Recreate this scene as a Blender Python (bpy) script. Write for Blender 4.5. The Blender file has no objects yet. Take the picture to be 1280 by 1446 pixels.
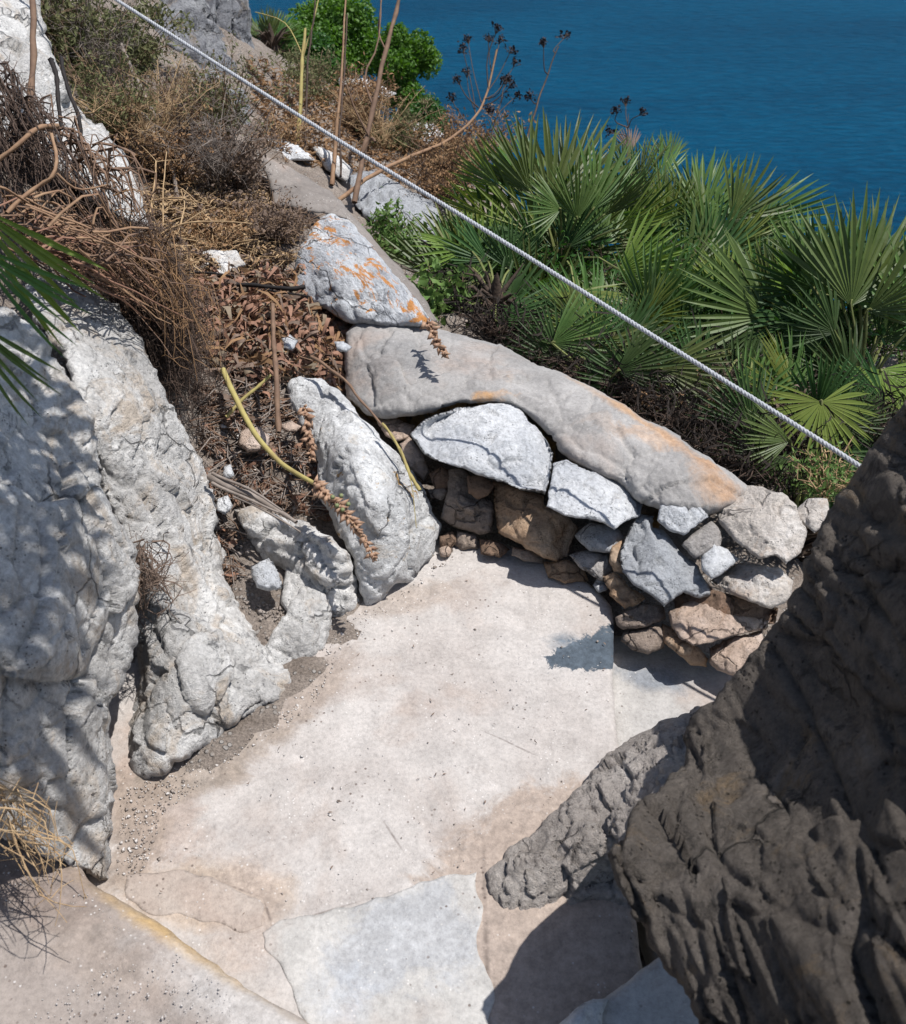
import bpy, math, random
import numpy as np
from mathutils import Vector
from mathutils.geometry import delaunay_2d_cdt

random.seed(7)
RNG = np.random.default_rng(7)
sc = bpy.context.scene
COL = sc.collection
R = math.radians

# ------------------------------------------------------------------ camera frame
W0, H0, FPX, CAMZ, PITCH = 1280.0, 1446.0, 1389.0, 1.9, R(38)
cF = np.array([0, math.cos(PITCH), -math.sin(PITCH)])
cU = np.array([0, math.sin(PITCH), math.cos(PITCH)])
cR = np.array([1.0, 0, 0])
CAM = np.array([0, 0, CAMZ])
SUN_AZ, SUN_EL = R(90), R(69)
SUN = np.array([math.cos(SUN_EL) * math.sin(SUN_AZ), math.cos(SUN_EL) * math.cos(SUN_AZ), math.sin(SUN_EL)])


def P(px, py, d):
    """point of the place seen at photo pixel (px,py), d metres ahead of the camera"""
    px = np.asarray(px, float); py = np.asarray(py, float); d = np.asarray(d, float)
    u = (px - W0 / 2) / FPX; v = (H0 / 2 - py) / FPX
    return CAM + d[..., None] * (cF + u[..., None] * cR + v[..., None] * cU)


def DZ(px, py, z):
    """distance at which the view through (px,py) reaches height z"""
    v = (H0 / 2 - py) / FPX
    return (CAMZ - z) / (math.sin(PITCH) - math.cos(PITCH) * v)


def Z(px, py, z):
    return (px, py, DZ(px, py, z))


def g(px, py, z=0):
    return P(px, py, DZ(px, py, z))



# ------------------------------------------------------------------ noise (vectorised)
_perm = np.random.default_rng(11).permutation(256)
_perm = np.concatenate([_perm, _perm, _perm])
_g = np.random.default_rng(12).normal(size=(256, 3)); _g /= np.linalg.norm(_g, axis=1)[:, None]


def _h(i, j, k):
    return _perm[_perm[_perm[i & 255] + (j & 255)] + (k & 255)]


def perlin(p):
    p = np.asarray(p, float)
    i = np.floor(p).astype(int); f = p - i
    w = f * f * f * (f * (f * 6 - 15) + 10)
    r = 0
    for dx in (0, 1):
        for dy in (0, 1):
            for dz in (0, 1):
                g = _g[_h(i[..., 0] + dx, i[..., 1] + dy, i[..., 2] + dz)]
                dd = f - np.array([dx, dy, dz])
                ww = (w[..., 0] if dx else 1 - w[..., 0]) * (w[..., 1] if dy else 1 - w[..., 1]) * (w[..., 2] if dz else 1 - w[..., 2])
                r = r + ww * (g * dd).sum(-1)
    return r


def fbm(p, o=4, lac=2.1, gain=.5):
    a, s, r = 1.0, 1.0, 0
    for k in range(o):
        r = r + a * perlin(p * s + 17.3 * k); a *= gain; s *= lac
    return r


def ridged(p, o=4):
    a, s, r = 1.0, 1.0, 0
    for k in range(o):
        r = r + a * (1 - 2.2 * np.abs(perlin(p * s + 31.7 * k))); a *= .5; s *= 2.1
    return r - .9


def facets(p):
    """broken-rock relief: every cell is a tilted plane; returns height and crack closeness"""
    i = np.floor(p).astype(int)
    b1 = np.full(p.shape[0], 1e9); b2 = b1.copy(); hh = np.zeros(p.shape[0])
    for dx in (-1, 0, 1):
        for dy in (-1, 0, 1):
            for dz in (-1, 0, 1):
                c = i + np.array([dx, dy, dz])
                h = _h(c[:, 0], c[:, 1], c[:, 2])
                ctr = c + .5 + .45 * _g[h]
                dv = p - ctr
                d = (dv ** 2).sum(1)
                t = (dv * _g[(h + 77) % 256]).sum(1) * .9 + (h / 255. - .5) * .55
                m = d < b1
                b2 = np.where(m, b1, np.minimum(b2, d)); hh = np.where(m, t, hh); b1 = np.where(m, d, b1)
    return hh, np.sqrt(b2) - np.sqrt(b1)


# ------------------------------------------------------------------ mesh helpers
def make_obj(name, verts, faces, mat, parent=None, origin=None, smooth=True, mats=None):
    verts = np.asarray(verts, float)
    if origin is None:
        if parent is None:
            origin = np.array([(verts[:, 0].min() + verts[:, 0].max()) / 2, (verts[:, 1].min() + verts[:, 1].max()) / 2, verts[:, 2].min()])
        else:
            origin = np.zeros(3)
    me = bpy.data.meshes.new(name)
    v = verts - origin
    if isinstance(faces, np.ndarray):
        n = faces.shape[1]
        me.vertices.add(len(v)); me.vertices.foreach_set('co', v.ravel())
        me.loops.add(faces.size); me.loops.foreach_set('vertex_index', faces.ravel().astype(np.int32))
        me.polygons.add(len(faces))
        me.polygons.foreach_set('loop_start', np.arange(0, faces.size, n, dtype=np.int32))
        me.update(calc_edges=True); me.validate()
    else:
        me.from_pydata(v.tolist(), [], faces)
    if smooth:
        me.polygons.foreach_set('use_smooth', np.ones(len(me.polygons), bool))
    me.materials.append(mat)
    o = bpy.data.objects.new(name, me); COL.objects.link(o)
    o.location = origin
    if parent is not None:
        o.parent = parent
    return o


def tag(o, label, cat, group=None, kind=None):
    if label: o['label'] = label
    if cat: o['category'] = cat
    if group: o['group'] = group
    if kind: o['kind'] = kind
    return o


def thing(name, loc, label, cat, group=None):
    o = bpy.data.objects.new(name, None); COL.objects.link(o)
    o.location = loc; o.empty_display_size = .05
    return tag(o, label, cat, group)


def tubes(lines, sides=5):
    """lines: list of (points Nx3, radii N) -> verts, quads"""
    V, Fs, off = [], [], 0
    ang = np.arange(sides) * 2 * math.pi / sides
    for pts, rad in lines:
        pts = np.asarray(pts, float); rad = np.broadcast_to(np.asarray(rad, float), (len(pts),))
        t = np.gradient(pts, axis=0); t /= np.linalg.norm(t, axis=1)[:, None] + 1e-9
        ref = np.array([.3, .2, 1.0]) if abs(t[0][2]) < .8 else np.array([1., .1, .2])
        a = np.cross(t, ref); a /= np.linalg.norm(a, axis=1)[:, None] + 1e-9
        b = np.cross(t, a)
        ring = pts[:, None] + rad[:, None, None] * (np.cos(ang)[None, :, None] * a[:, None] + np.sin(ang)[None, :, None] * b[:, None])
        V.append(ring.reshape(-1, 3))
        n = len(pts)
        k = np.arange(n - 1)[:, None] * sides; s = np.arange(sides)[None]; s2 = (s + 1) % sides
        q = np.stack([k + s, k + s2, k + sides + s2, k + sides + s], -1).reshape(-1, 4) + off
        Fs.append(q); off += n * sides
    return np.concatenate(V), np.concatenate(Fs)


def curve(pts, n=12, wob=0, seed=0):
    """smooth polyline through points"""
    p = np.asarray(pts, float); m = len(p)
    t = np.linspace(0, m - 1, n); out = []
    for x in t:
        i = min(int(x), m - 2); f = x - i
        p0 = p[max(i - 1, 0)]; p1 = p[i]; p2 = p[i + 1]; p3 = p[min(i + 2, m - 1)]
        out.append(.5 * (2 * p1 + (p2 - p0) * f + (2 * p0 - 5 * p1 + 4 * p2 - p3) * f * f + (3 * p1 - p0 - 3 * p2 + p3) * f ** 3))
    out = np.array(out)
    if wob:
        q = np.stack([perlin(out * 9 + s) for s in (seed + 1.3, seed + 5.7, seed + 9.1)], -1)
        out = out + wob * q
    return out


def rbf(ctrl):
    c = np.asarray(ctrl, float); x = c[:, :2]; s = 100.0
    def k(d): return np.where(d > 0, d * d * np.log(d + 1e-9), 0)
    n = len(c)
    x = x / s
    A = np.zeros((n + 3, n + 3))
    A[:n, :n] = k(np.linalg.norm(x[:, None] - x[None], axis=-1)) + np.eye(n) * .05
    A[:n, n] = 1; A[:n, n + 1:] = x; A[n, :n] = 1; A[n + 1:, :n] = x.T
    w = np.linalg.solve(A, np.concatenate([c[:, 2], np.zeros(3)]))
    def f(q):
        q = np.asarray(q, float) / s; out = np.zeros(len(q))
        for a in range(0, len(q), 20000):
            qq = q[a:a + 20000]
            out[a:a + 20000] = k(np.linalg.norm(qq[:, None] - x[None], axis=-1)) @ w[:n] + w[n] + qq @ w[n + 1:]
        return out
    return f


def inpoly(q, poly):
    x, y = q[:, 0], q[:, 1]; r = np.zeros(len(q), bool); n = len(poly)
    for i in range(n):
        x1, y1 = poly[i]; x2, y2 = poly[(i + 1) % n]
        c = ((y1 > y) != (y2 > y)) & (x < (x2 - x1) * (y - y1) / (y2 - y1 + 1e-12) + x1)
        r ^= c
    return r


def polydist(q, poly):
    d = np.full(len(q), 1e9)
    for i in range(len(poly)):
        a = poly[i]; b = poly[(i + 1) % len(poly)]; ab = b - a
        t = np.clip(((q - a) @ ab) / (ab @ ab + 1e-12), 0, 1)
        d = np.minimum(d, np.linalg.norm(q - (a + t[:, None] * ab), axis=1))
    return d


def resample(poly, step, jag=0, seed=0, js=28.0):
    p = np.asarray(poly, float); out = []
    for i in range(len(p)):
        a, b = p[i], p[(i + 1) % len(p)]
        n = max(1, int(np.linalg.norm(b - a) / step))
        for k in range(n): out.append(a + (b - a) * k / n)
    out = np.array(out)
    if jag:
        t = np.roll(out, -1, 0) - np.roll(out, 1, 0); t /= np.linalg.norm(t, axis=1)[:, None] + 1e-9
        nn = np.stack([t[:, 1], -t[:, 0]], 1)
        z = np.concatenate([out / js, np.full((len(out), 1), seed * 3.7)], 1)
        out = out + nn * (jag * (fbm(z, 3) * 1.6))[:, None]
    return out


def rock(name, outline, ctrl, mat, thick=.25, rnd=.04, rpx=26, res=5, jag=3, seed=0,
         rough=.02, rs=5., fac=.015, fs=7., fine=.004, strata=0, sfreq=22, crack=.012, sdir=(.3, .4, .85), along=None, stretch=3.0, fac2=.2, planes=0, parent=None, soft=1.0):
    """a closed boulder: its outline at its own distance, a broken front relief and a rounded back"""
    ol = resample(outline, res, jag, seed)
    lo, hi = ol.min(0), ol.max(0)
    r = np.random.default_rng(seed + 100)
    gx, gy = np.meshgrid(np.arange(lo[0], hi[0], res), np.arange(lo[1], hi[1], res * .9))
    gx = gx + (np.arange(gx.shape[0]) % 2)[:, None] * res / 2
    q = np.stack([gx.ravel(), gy.ravel()], 1) + r.uniform(-.2, .2, (gx.size, 2)) * res
    q = q[inpoly(q, ol)]
    q = q[polydist(q, ol) > res * .55]
    allp = np.concatenate([ol, q]); n0 = len(ol)
    vs, es, fs_, ov, oe, of = delaunay_2d_cdt([Vector(p) for p in allp], [(i, (i + 1) % n0) for i in range(n0)], [], 1, 1e-4)
    v2 = np.array([(v.x, v.y) for v in vs])
    tri = []
    for f in fs_:
        for k in range(1, len(f) - 1): tri.append((f[0], f[k], f[k + 1]))
    tri = np.array(tri)
    # orient towards the camera (y is down in pixels)
    a, b, c = v2[tri[:, 0]], v2[tri[:, 1]], v2[tri[:, 2]]
    cr = (b[:, 0] - a[:, 0]) * (c[:, 1] - a[:, 1]) - (b[:, 1] - a[:, 1]) * (c[:, 0] - a[:, 0])
    tri[cr > 0] = tri[cr > 0][:, ::-1]
    dist = polydist(v2, ol)
    rim = dist < res * .3
    D = rbf(ctrl)(v2) if len(ctrl) > 3 else np.full(len(v2), ctrl[0][2])
    base = D.copy()
    e = np.clip(dist / rpx, 0, 1)
    D = D + rnd * (1 - np.sqrt(np.clip(1 - (1 - e) ** 2, 0, 1)))
    if planes:
        cc = v2.mean(0); sz = max(hi - lo) / 2
        best = np.full(len(v2), -1e9)
        for k in range(planes):
            an = 2 * math.pi * (k + r.uniform(-.35, .35)) / planes
            pl = ((v2 - cc) @ np.array([math.cos(an), math.sin(an)])) / sz * r.uniform(.6, 1.5) - r.uniform(.14, .5)
            best = np.maximum(best, pl)
        best = np.maximum(best, r.uniform(-.1, .1) + .15 * ((v2 - cc) @ r.normal(size=2)) / sz)
        D = D + best * sz * D.mean() / FPX * .62
    Fr = P(v2[:, 0], v2[:, 1], D)
    nrm = np.zeros_like(Fr)
    fn = np.cross(Fr[tri[:, 1]] - Fr[tri[:, 0]], Fr[tri[:, 2]] - Fr[tri[:, 0]])
    for k in range(3): np.add.at(nrm, tri[:, k], fn)
    nrm /= np.linalg.norm(nrm, axis=1)[:, None] + 1e-12
    so = seed * 7.13
    Fw = Fr
    if along is not None:      # fluting and cracks run along one direction of the rock
        al = P(*along[1]) - P(*along[0]); al /= np.linalg.norm(al); Fr = Fr - ((Fr @ al) * (1 - 1 / stretch))[:, None] * al
    warp = Fr + .05 * np.stack([perlin(Fr * 6 + so), perlin(Fr * 6 + so + 9), perlin(Fr * 6 + so + 19)], -1)
    h = rough * fbm(Fr * rs + so, 4, gain=.4)
    if fac:
        fh, cr_ = facets(warp * fs + so)
        h = h + fac * (fh - .35 * np.exp(-(cr_ / .07) ** 2))
        fh2, cr2 = facets(warp * fs * 2.7 + so)
        h = h + fac * fac2 * (fh2 - .3 * np.exp(-(cr2 / .08) ** 2))
    if strata:
        sd = np.array(sdir); sd = sd / np.linalg.norm(sd)
        s = (warp @ sd) * sfreq + 1.5 * perlin(Fr * 4 + so) + .8 * perlin(Fr * 1.7 + so)
        saw = (s - np.floor(s)); st = np.floor(s)
        h = h + strata * (np.minimum(saw * 1.0, (1 - saw) * 4) - .4) * (.5 + .8 * np.abs(np.sin(st * 12.9898)))
    if crack:
        for q_, (cs, cw) in enumerate(((2.6, .022), (6.5, .03))):
            nz = perlin(warp * cs + so * 1.3 + 40 * q_) + .25 * perlin(Fr * cs * 4 + so)
            on = np.clip(perlin(Fr * cs * .8 + so + 77 + q_) * 4 + .4, 0, 1)
            h = h - crack * (1 if q_ == 0 else .5) * np.exp(-(nz / cw) ** 2) * on
    h = h + fine * ridged(Fr * 60 + so, 3) * np.clip(.5 + 1.6 * perlin(Fr * 7 + so + 3), 0, 1.5)
    wgt = (.35 + .65 * np.clip(dist / 12, 0, 1)) * soft
    Fr = Fw + nrm * (h * wgt)[:, None]
    # rounded back, sharing the rim
    mx = max(dist.max(), 1)
    bk = base + rnd + thick * np.sqrt(np.clip(1 - (1 - np.clip(dist / (mx * .8), 0, 1)) ** 2, 0, 1))
    Bk = P(v2[:, 0], v2[:, 1], bk) + .5 * rough * np.stack([perlin(v2[:, [0, 1, 0]] * .02 + so)] * 3, -1)
    idx = np.arange(len(v2)) + len(v2); idx[rim] = np.nonzero(rim)[0]
    tri2 = idx[tri][:, ::-1]
    good = (tri2[:, 0] != tri2[:, 1])
    V = np.concatenate([Fr, Bk]); T = np.concatenate([tri, tri2[good]])
    used = np.unique(T); mp = np.full(len(V), -1); mp[used] = np.arange(len(used))
    o = make_obj(name, V[used], mp[T], mat, parent)
    return o


# ------------------------------------------------------------------ material helpers
class NT:
    def __init__(s, name):
        s.m = bpy.data.materials.new(name); s.m.use_nodes = True
        s.t = s.m.node_tree; s.t.nodes.clear()
        s.out = s.n('ShaderNodeOutputMaterial')

    def n(s, ty, **kw):
        x = s.t.nodes.new(ty)
        for k, v in kw.items():
            if hasattr(x, k): setattr(x, k, v)
            else: x.inputs[k].default_value = v
        return x

    def l(s, a, b): s.t.links.new(a, b)

    def pos(s):
        return s.n('ShaderNodeNewGeometry').outputs['Position']

    def noise(s, vec, scale, detail=4, rough=.55, dist=0):
        x = s.n('ShaderNodeTexNoise'); x.inputs['Scale'].default_value = scale; x.inputs['Detail'].default_value = detail
        x.inputs['Roughness'].default_value = rough; x.inputs['Distortion'].default_value = dist
        s.l(vec, x.inputs['Vector']); return x.outputs['Fac']

    def ramp(s, fac, stops, interp='LINEAR'):
        x = s.n('ShaderNodeValToRGB'); x.color_ramp.interpolation = interp
        el = x.color_ramp.elements
        while len(el) < len(stops): el.new(.5)
        for e, (p, c) in zip(el, stops):
            e.position = p; e.color = (c, c, c, 1) if not hasattr(c, '__len__') else (*c[:3], 1)
        s.l(fac, x.inputs['Fac']); return x.outputs['Color']

    def mix(s, fac, a, b, mode='MIX'):
        x = s.n('ShaderNodeMix'); x.data_type = 'RGBA'; x.blend_type = mode
        for sock, v in ((x.inputs[0], fac), (x.inputs[6], a), (x.inputs[7], b)):
            if isinstance(v, bpy.types.NodeSocket): s.l(v, sock)
            elif hasattr(v, '__len__'): sock.default_value = (*v[:3], 1)
            else: sock.default_value = v
        return x.outputs[2]

    def math(s, op, a, b=None, clamp=False):
        x = s.n('ShaderNodeMath'); x.operation = op; x.use_clamp = clamp
        for sock, v in ((x.inputs[0], a), (x.inputs[1], b)):
            if v is None: continue
            if isinstance(v, bpy.types.NodeSocket): s.l(v, sock)
            else: sock.default_value = v
        return x.outputs[0]

    def bump(s, h, strength, dist, prev=None):
        x = s.n('ShaderNodeBump'); x.inputs['Strength'].default_value = strength; x.inputs['Distance'].default_value = dist
        s.l(h, x.inputs['Height'])
        if prev is not None: s.l(prev, x.inputs['Normal'])
        return x.outputs['Normal']

    def principled(s, col, rough=.85, normal=None, spec=.25):
        x = s.n('ShaderNodeBsdfPrincipled')
        if isinstance(col, bpy.types.NodeSocket): s.l(col, x.inputs['Base Color'])
        else: x.inputs['Base Color'].default_value = (*col[:3], 1)
        x.inputs['Roughness'].default_value = rough; x.inputs['Specular IOR Level'].default_value = spec
        if normal is not None: s.l(normal, x.inputs['Normal'])
        return x

    def done(s, sh):
        s.l(sh.outputs[0], s.out.inputs['Surface']); return s.m


def rock_mat(name, light, mid, dark, stain=(.30, .24, .17), stain_amt=.35, dark_amt=.45, lichen=0, lic_col=(.36, .17, .04), bumps=1.0, scale=1.0, cracks=.6, white_amt=.5, streak=None):
    t = NT(name); p = t.pos()
    if streak:
        mp = t.n('ShaderNodeMapping'); mp.vector_type = 'TEXTURE'; mp.inputs['Rotation'].default_value = streak[0]; mp.inputs['Scale'].default_value = streak[1]
        t.l(p, mp.inputs['Vector']); p = mp.outputs[0]
    n1 = t.noise(p, 5 * scale, 11, .70, .4)
    a = .60 - .2 * white_amt
    col = t.mix(t.ramp(n1, [(a, 0), (a + .10, 1)]), mid, light)
    n0 = t.noise(p, 2.2 * scale, 4, .6, .4)
    col = t.mix(t.ramp(n0, [(.42, .0), (.62, .55)]), col, tuple(.55 * x + .45 * y for x, y in zip(mid, dark)))
    n3 = t.noise(p, 8 * scale, 9, .7, .8)
    ls = .70 - .3 * stain_amt
    col = t.mix(t.ramp(n3, [(ls, 0), (ls + .12, .8)]), col, stain)
    n2 = t.noise(p, 15 * scale, 12, .76, .5)
    lo = .66 - .22 * dark_amt
    col = t.mix(t.ramp(n2, [(lo, 0), (lo + .07, .9)]), col, dark)
    n4 = t.noise(p, 70 * scale, 9, .78)
    col = t.mix(1, col, t.ramp(n4, [(.25, .5), (.5, 1.0), (.75, 1.4)]), 'MULTIPLY')
    # thin broken cracks
    nd = t.n('ShaderNodeTexNoise'); nd.inputs['Scale'].default_value = 6 * scale; nd.inputs['Detail'].default_value = 4; nd.inputs['Roughness'].default_value = .55; t.l(p, nd.inputs['Vector'])
    ad = t.n('ShaderNodeMix'); ad.data_type = 'VECTOR'; ad.inputs[0].default_value = .14; t.l(p, ad.inputs[4]); t.l(nd.outputs['Color'], ad.inputs[5])
    v = t.n('ShaderNodeTexVoronoi'); v.feature = 'DISTANCE_TO_EDGE'; v.inputs['Scale'].default_value = 5.5 * scale; t.l(ad.outputs[1], v.inputs['Vector'])
    crk = t.math('MULTIPLY', t.ramp(v.outputs['Distance'], [(.006, 1), (.02, 0)]), t.ramp(t.noise(p, 4.3 * scale, 3), [(.48, 0), (.56, cracks)]))
    col = t.mix(crk, col, tuple(.35 * x for x in dark))
    v = t.n('ShaderNodeTexVoronoi'); v.inputs['Scale'].default_value = 110 * scale; t.l(p, v.inputs['Vector'])
    pit = t.math('MULTIPLY', t.ramp(v.outputs['Distance'], [(.12, 1), (.26, 0)]), t.ramp(t.noise(p, 23, 3), [(.5, 0), (.6, 1)]))
    col = t.mix(t.math('MULTIPLY', pit, .6), col, (.08, .07, .06))
    if lichen:
        n5 = t.noise(p, 13, 10, .74, .6)
        a = .68 - .2 * lichen
        col = t.mix(t.ramp(n5, [(a, 0), (a + .03, .9)]), col, t.mix(t.noise(p, 90, 5), lic_col, tuple(1.5 * x for x in lic_col)))
    h = t.math('ADD', t.noise(p, 24 * scale, 12, .72), t.math('MULTIPLY', t.noise(p, 120, 6, .75), .3))
    h = t.math('SUBTRACT', h, t.math('ADD', t.math('MULTIPLY', pit, .25), t.math('MULTIPLY', crk, .6)))
    nb = t.bump(h, 1.0 * bumps, .026)
    return t.done(t.principled(col, .92, nb, .15))


def simple_mat(name, c1, c2, scale=20, rough=.8, bump=.3, bscale=60, transl=0, tcol=None, rnd=0.0, spec=.3):
    t = NT(name); p = t.pos()
    col = t.mix(t.ramp(t.noise(p, scale, 5, .6), [(.3, 0), (.7, 1)]), c1, c2)
    if rnd:
        oi = t.n('ShaderNodeObjectInfo')
        hs = t.n('ShaderNodeHueSaturation')
        t.l(col, hs.inputs['Color'])
        t.l(t.math('ADD', t.math('MULTIPLY', oi.outputs['Random'], rnd * .12), .5 - rnd * .06), hs.inputs['Hue'])
        t.l(t.math('ADD', t.math('MULTIPLY', oi.outputs['Random'], rnd * 1.2), 1 - rnd * .6), hs.inputs['Value'])
        col = hs.outputs['Color']
    nb = t.bump(t.noise(p, bscale, 5, .6), bump, .004)
    pr = t.principled(col, rough, nb, spec)
    if transl:
        tr = t.n('ShaderNodeBsdfTranslucent')
        tc = t.mix(1, col, tcol or (1, 1, 1), 'MULTIPLY'); t.l(tc, tr.inputs['Color'])
        mx = t.n('ShaderNodeMixShader'); mx.inputs[0].default_value = transl
        t.l(pr.outputs[0], mx.inputs[1]); t.l(tr.outputs[0], mx.inputs[2])
        return t.done(mx)
    return t.done(pr)


M = {}
M['lime'] = rock_mat('limestone_pale', (.72, .70, .67), (.53, .51, .485), (.17, .167, .165), stain=(.48, .395, .31), stain_amt=.6, dark_amt=.42, white_amt=.75)
M['limeL'] = rock_mat('limestone_lichened', (.74, .735, .72), (.56, .555, .545), (.16, .16, .165), stain=(.50, .42, .33), stain_amt=.4, dark_amt=.42, white_amt=.8, lichen=.35, lic_col=(.34, .2, .06))
M['limeO'] = rock_mat('limestone_orange_lichen', (.60, .61, .62), (.42, .43, .45), (.14, .145, .155), stain=(.55, .52, .46), stain_amt=.4, dark_amt=.55, white_amt=.8, lichen=.66, streak=((0, 0, 2.1), (2.2, .8, 1)), lic_col=(.42, .17, .03))
M['limeW'] = rock_mat('limestone_white', (.70, .70, .70), (.56, .57, .585), (.27, .28, .30), stain=(.45, .40, .36), stain_amt=.2, dark_amt=.3, white_amt=.8, cracks=.4)
M['limeG'] = rock_mat('limestone_grey', (.50, .51, .525), (.38, .39, .405), (.2, .205, .21), stain=(.4, .37, .32), stain_amt=.2, dark_amt=.4)
M['far'] = rock_mat('limestone_far_grey', (.36, .36, .36), (.22, .22, .23), (.09, .09, .1), stain=(.25, .19, .13), stain_amt=.5, dark_amt=.7, lichen=.15)
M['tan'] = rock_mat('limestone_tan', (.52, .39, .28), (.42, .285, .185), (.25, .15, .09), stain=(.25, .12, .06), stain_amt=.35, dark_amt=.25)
M['pink'] = rock_mat('limestone_pinkish', (.62, .50, .42), (.52, .40, .32), (.32, .23, .18), stain=(.3, .18, .1), stain_amt=.25, dark_amt=.2)
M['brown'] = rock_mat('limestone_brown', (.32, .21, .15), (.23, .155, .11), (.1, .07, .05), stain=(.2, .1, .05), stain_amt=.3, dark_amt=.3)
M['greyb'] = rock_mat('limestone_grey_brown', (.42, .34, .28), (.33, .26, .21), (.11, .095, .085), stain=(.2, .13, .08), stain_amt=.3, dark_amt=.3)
M['darkrock'] = rock_mat('dark_weathered_rock', (.32, .275, .235), (.205, .175, .148), (.09, .078, .068), stain=(.32, .23, .14), stain_amt=.5, dark_amt=.5, bumps=1.5, scale=.8, cracks=.5, lichen=.25, lic_col=(.26, .22, .17))
M['ledge'] = rock_mat('pitted_grey_ledge', (.58, .525, .475), (.45, .40, .36), (.15, .13, .115), stain=(.3, .24, .19), stain_amt=.3, dark_amt=.4, bumps=1.2)
M['stem_tan'] = simple_mat('dry_stem_tan', (.30, .19, .11), (.18, .10, .06), 30)
M['stem_brown'] = simple_mat('dead_stem_brown', (.2, .125, .08), (.11, .066, .045), 25)
M['stem_dark'] = simple_mat('dead_twig_dark', (.095, .062, .045), (.045, .03, .023), 25)
M['stem_grey'] = simple_mat('weathered_stick_grey', (.26, .22, .19), (.15, .12, .10), 30)
M['stem_yellow'] = simple_mat('drying_stem_yellow_green', (.36, .31, .11), (.25, .19, .075), 14)
M['stem_straw'] = simple_mat('straw_twig', (.42, .30, .17), (.3, .19, .1), 30)
M['stem_black'] = simple_mat('black_dead_stem', (.022, .017, .015), (.012, .01, .01), 20)
M['umbel'] = simple_mat('dark_seed_head', (.035, .03, .035), (.02, .016, .02), 40)
M['seed'] = simple_mat('dry_seed_husk', (.40, .26, .17), (.2, .11, .07), 45, .7)
M['seedgreen'] = simple_mat('green_seed_pod', (.14, .18, .08), (.2, .2, .1), 60)
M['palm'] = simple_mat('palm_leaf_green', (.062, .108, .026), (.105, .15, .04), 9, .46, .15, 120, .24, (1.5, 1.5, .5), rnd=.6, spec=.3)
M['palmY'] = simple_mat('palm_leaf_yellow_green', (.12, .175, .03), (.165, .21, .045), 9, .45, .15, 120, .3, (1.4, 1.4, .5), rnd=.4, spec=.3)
M['palmD'] = simple_mat('palm_leaf_shaded_green', (.03, .064, .019), (.052, .09, .027), 9, .5, .15, 120, .25, (1.4, 1.5, .6), rnd=.4, spec=.2)  # darker copy of the leaf green for inner fronds, shade put into the colour
M['palmdead'] = simple_mat('dead_palm_leaf', (.24, .19, .14), (.15, .105, .07), 15, .8, .3, 90, .1, rnd=.4)
M['petiole'] = simple_mat('palm_leaf_stalk', (.12, .15, .04), (.16, .16, .06), 20)
M['fibre'] = simple_mat('palm_trunk_fibre', (.08, .055, .04), (.04, .028, .02), 60, .9, .8, 90)
M['thatch'] = simple_mat('dead_palm_thatch_shade_toned', (.03, .022, .017), (.015, .011, .009), 30, .9, .5, 90)  # dead thatch darkened to near black: the palms' shade is painted into its colour
M['bush'] = simple_mat('glossy_bush_leaf', (.06, .14, .02), (.10, .19, .03), 4, .5, .1, 60, .35, (1.3, 1.5, .4))
M['bush2'] = simple_mat('dark_bush_leaf', (.03, .09, .02), (.055, .13, .03), 6, .5, .1, 60, .3, (1.3, 1.5, .4))
M['scrub'] = simple_mat('grey_green_scrub', (.10, .115, .045), (.15, .145, .065), 8, .8, .1, 60, .25)
M['scrubdry'] = simple_mat('dry_scrub_twig', (.25, .17, .11), (.14, .09, .06), 14, .85)
M['rust'] = simple_mat('rusty_dry_foliage', (.32, .19, .095), (.2, .115, .06), 14, .85, .2, 60, .2)
M['leaf'] = simple_mat('dead_leaf_red_brown', (.31, .17, .11), (.19, .10, .068), 26, .75, .4, 90, .12)
M['leafdk'] = simple_mat('dead_leaf_dull_brown', (.2, .14, .105), (.12, .085, .065), 26, .8, .4, 90, .1)
M['weed'] = simple_mat('small_weed_green', (.09, .17, .04), (.13, .2, .05), 12, .6, .1, 60, .3)

# soil
t = NT('dry_soil'); p = t.pos()
col = t.mix(t.ramp(t.noise(p, 9, 6, .6), [(.35, 0), (.65, 1)]), (.20, .163, .135), (.31, .263, .225))
col = t.mix(1, col, t.ramp(t.noise(p, 150, 4, .7), [(.3, .5), (.7, 1.4)]), 'MULTIPLY')
v = t.n('ShaderNodeTexVoronoi'); v.inputs['Scale'].default_value = 55; t.l(p, v.inputs['Vector'])
peb = t.math('MULTIPLY', t.ramp(v.outputs['Distance'], [(.25, 1), (.36, 0)]), t.ramp(t.noise(p, 14, 2), [(.48, 0), (.55, 1)]))
col = t.mix(peb, col, (.36, .33, .30))
M['soil'] = t.done(t.principled(col, .95, t.bump(t.math('ADD', t.noise(p, 60, 8, .7), t.math('MULTIPLY', peb, .5)), 1, .02), .1))


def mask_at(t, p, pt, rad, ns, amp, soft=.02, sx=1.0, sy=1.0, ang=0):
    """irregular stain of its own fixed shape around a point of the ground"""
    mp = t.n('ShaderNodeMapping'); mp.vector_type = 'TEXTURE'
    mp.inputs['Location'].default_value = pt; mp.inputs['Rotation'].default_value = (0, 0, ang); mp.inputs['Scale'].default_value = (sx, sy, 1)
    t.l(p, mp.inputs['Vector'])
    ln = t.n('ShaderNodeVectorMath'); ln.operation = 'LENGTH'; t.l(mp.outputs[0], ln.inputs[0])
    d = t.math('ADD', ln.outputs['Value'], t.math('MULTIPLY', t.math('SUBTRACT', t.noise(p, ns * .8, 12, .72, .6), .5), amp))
    return t.ramp(t.math('MULTIPLY', d, 1.0), [(max(rad - soft, 0), 1), (rad + soft, 0)])


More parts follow.
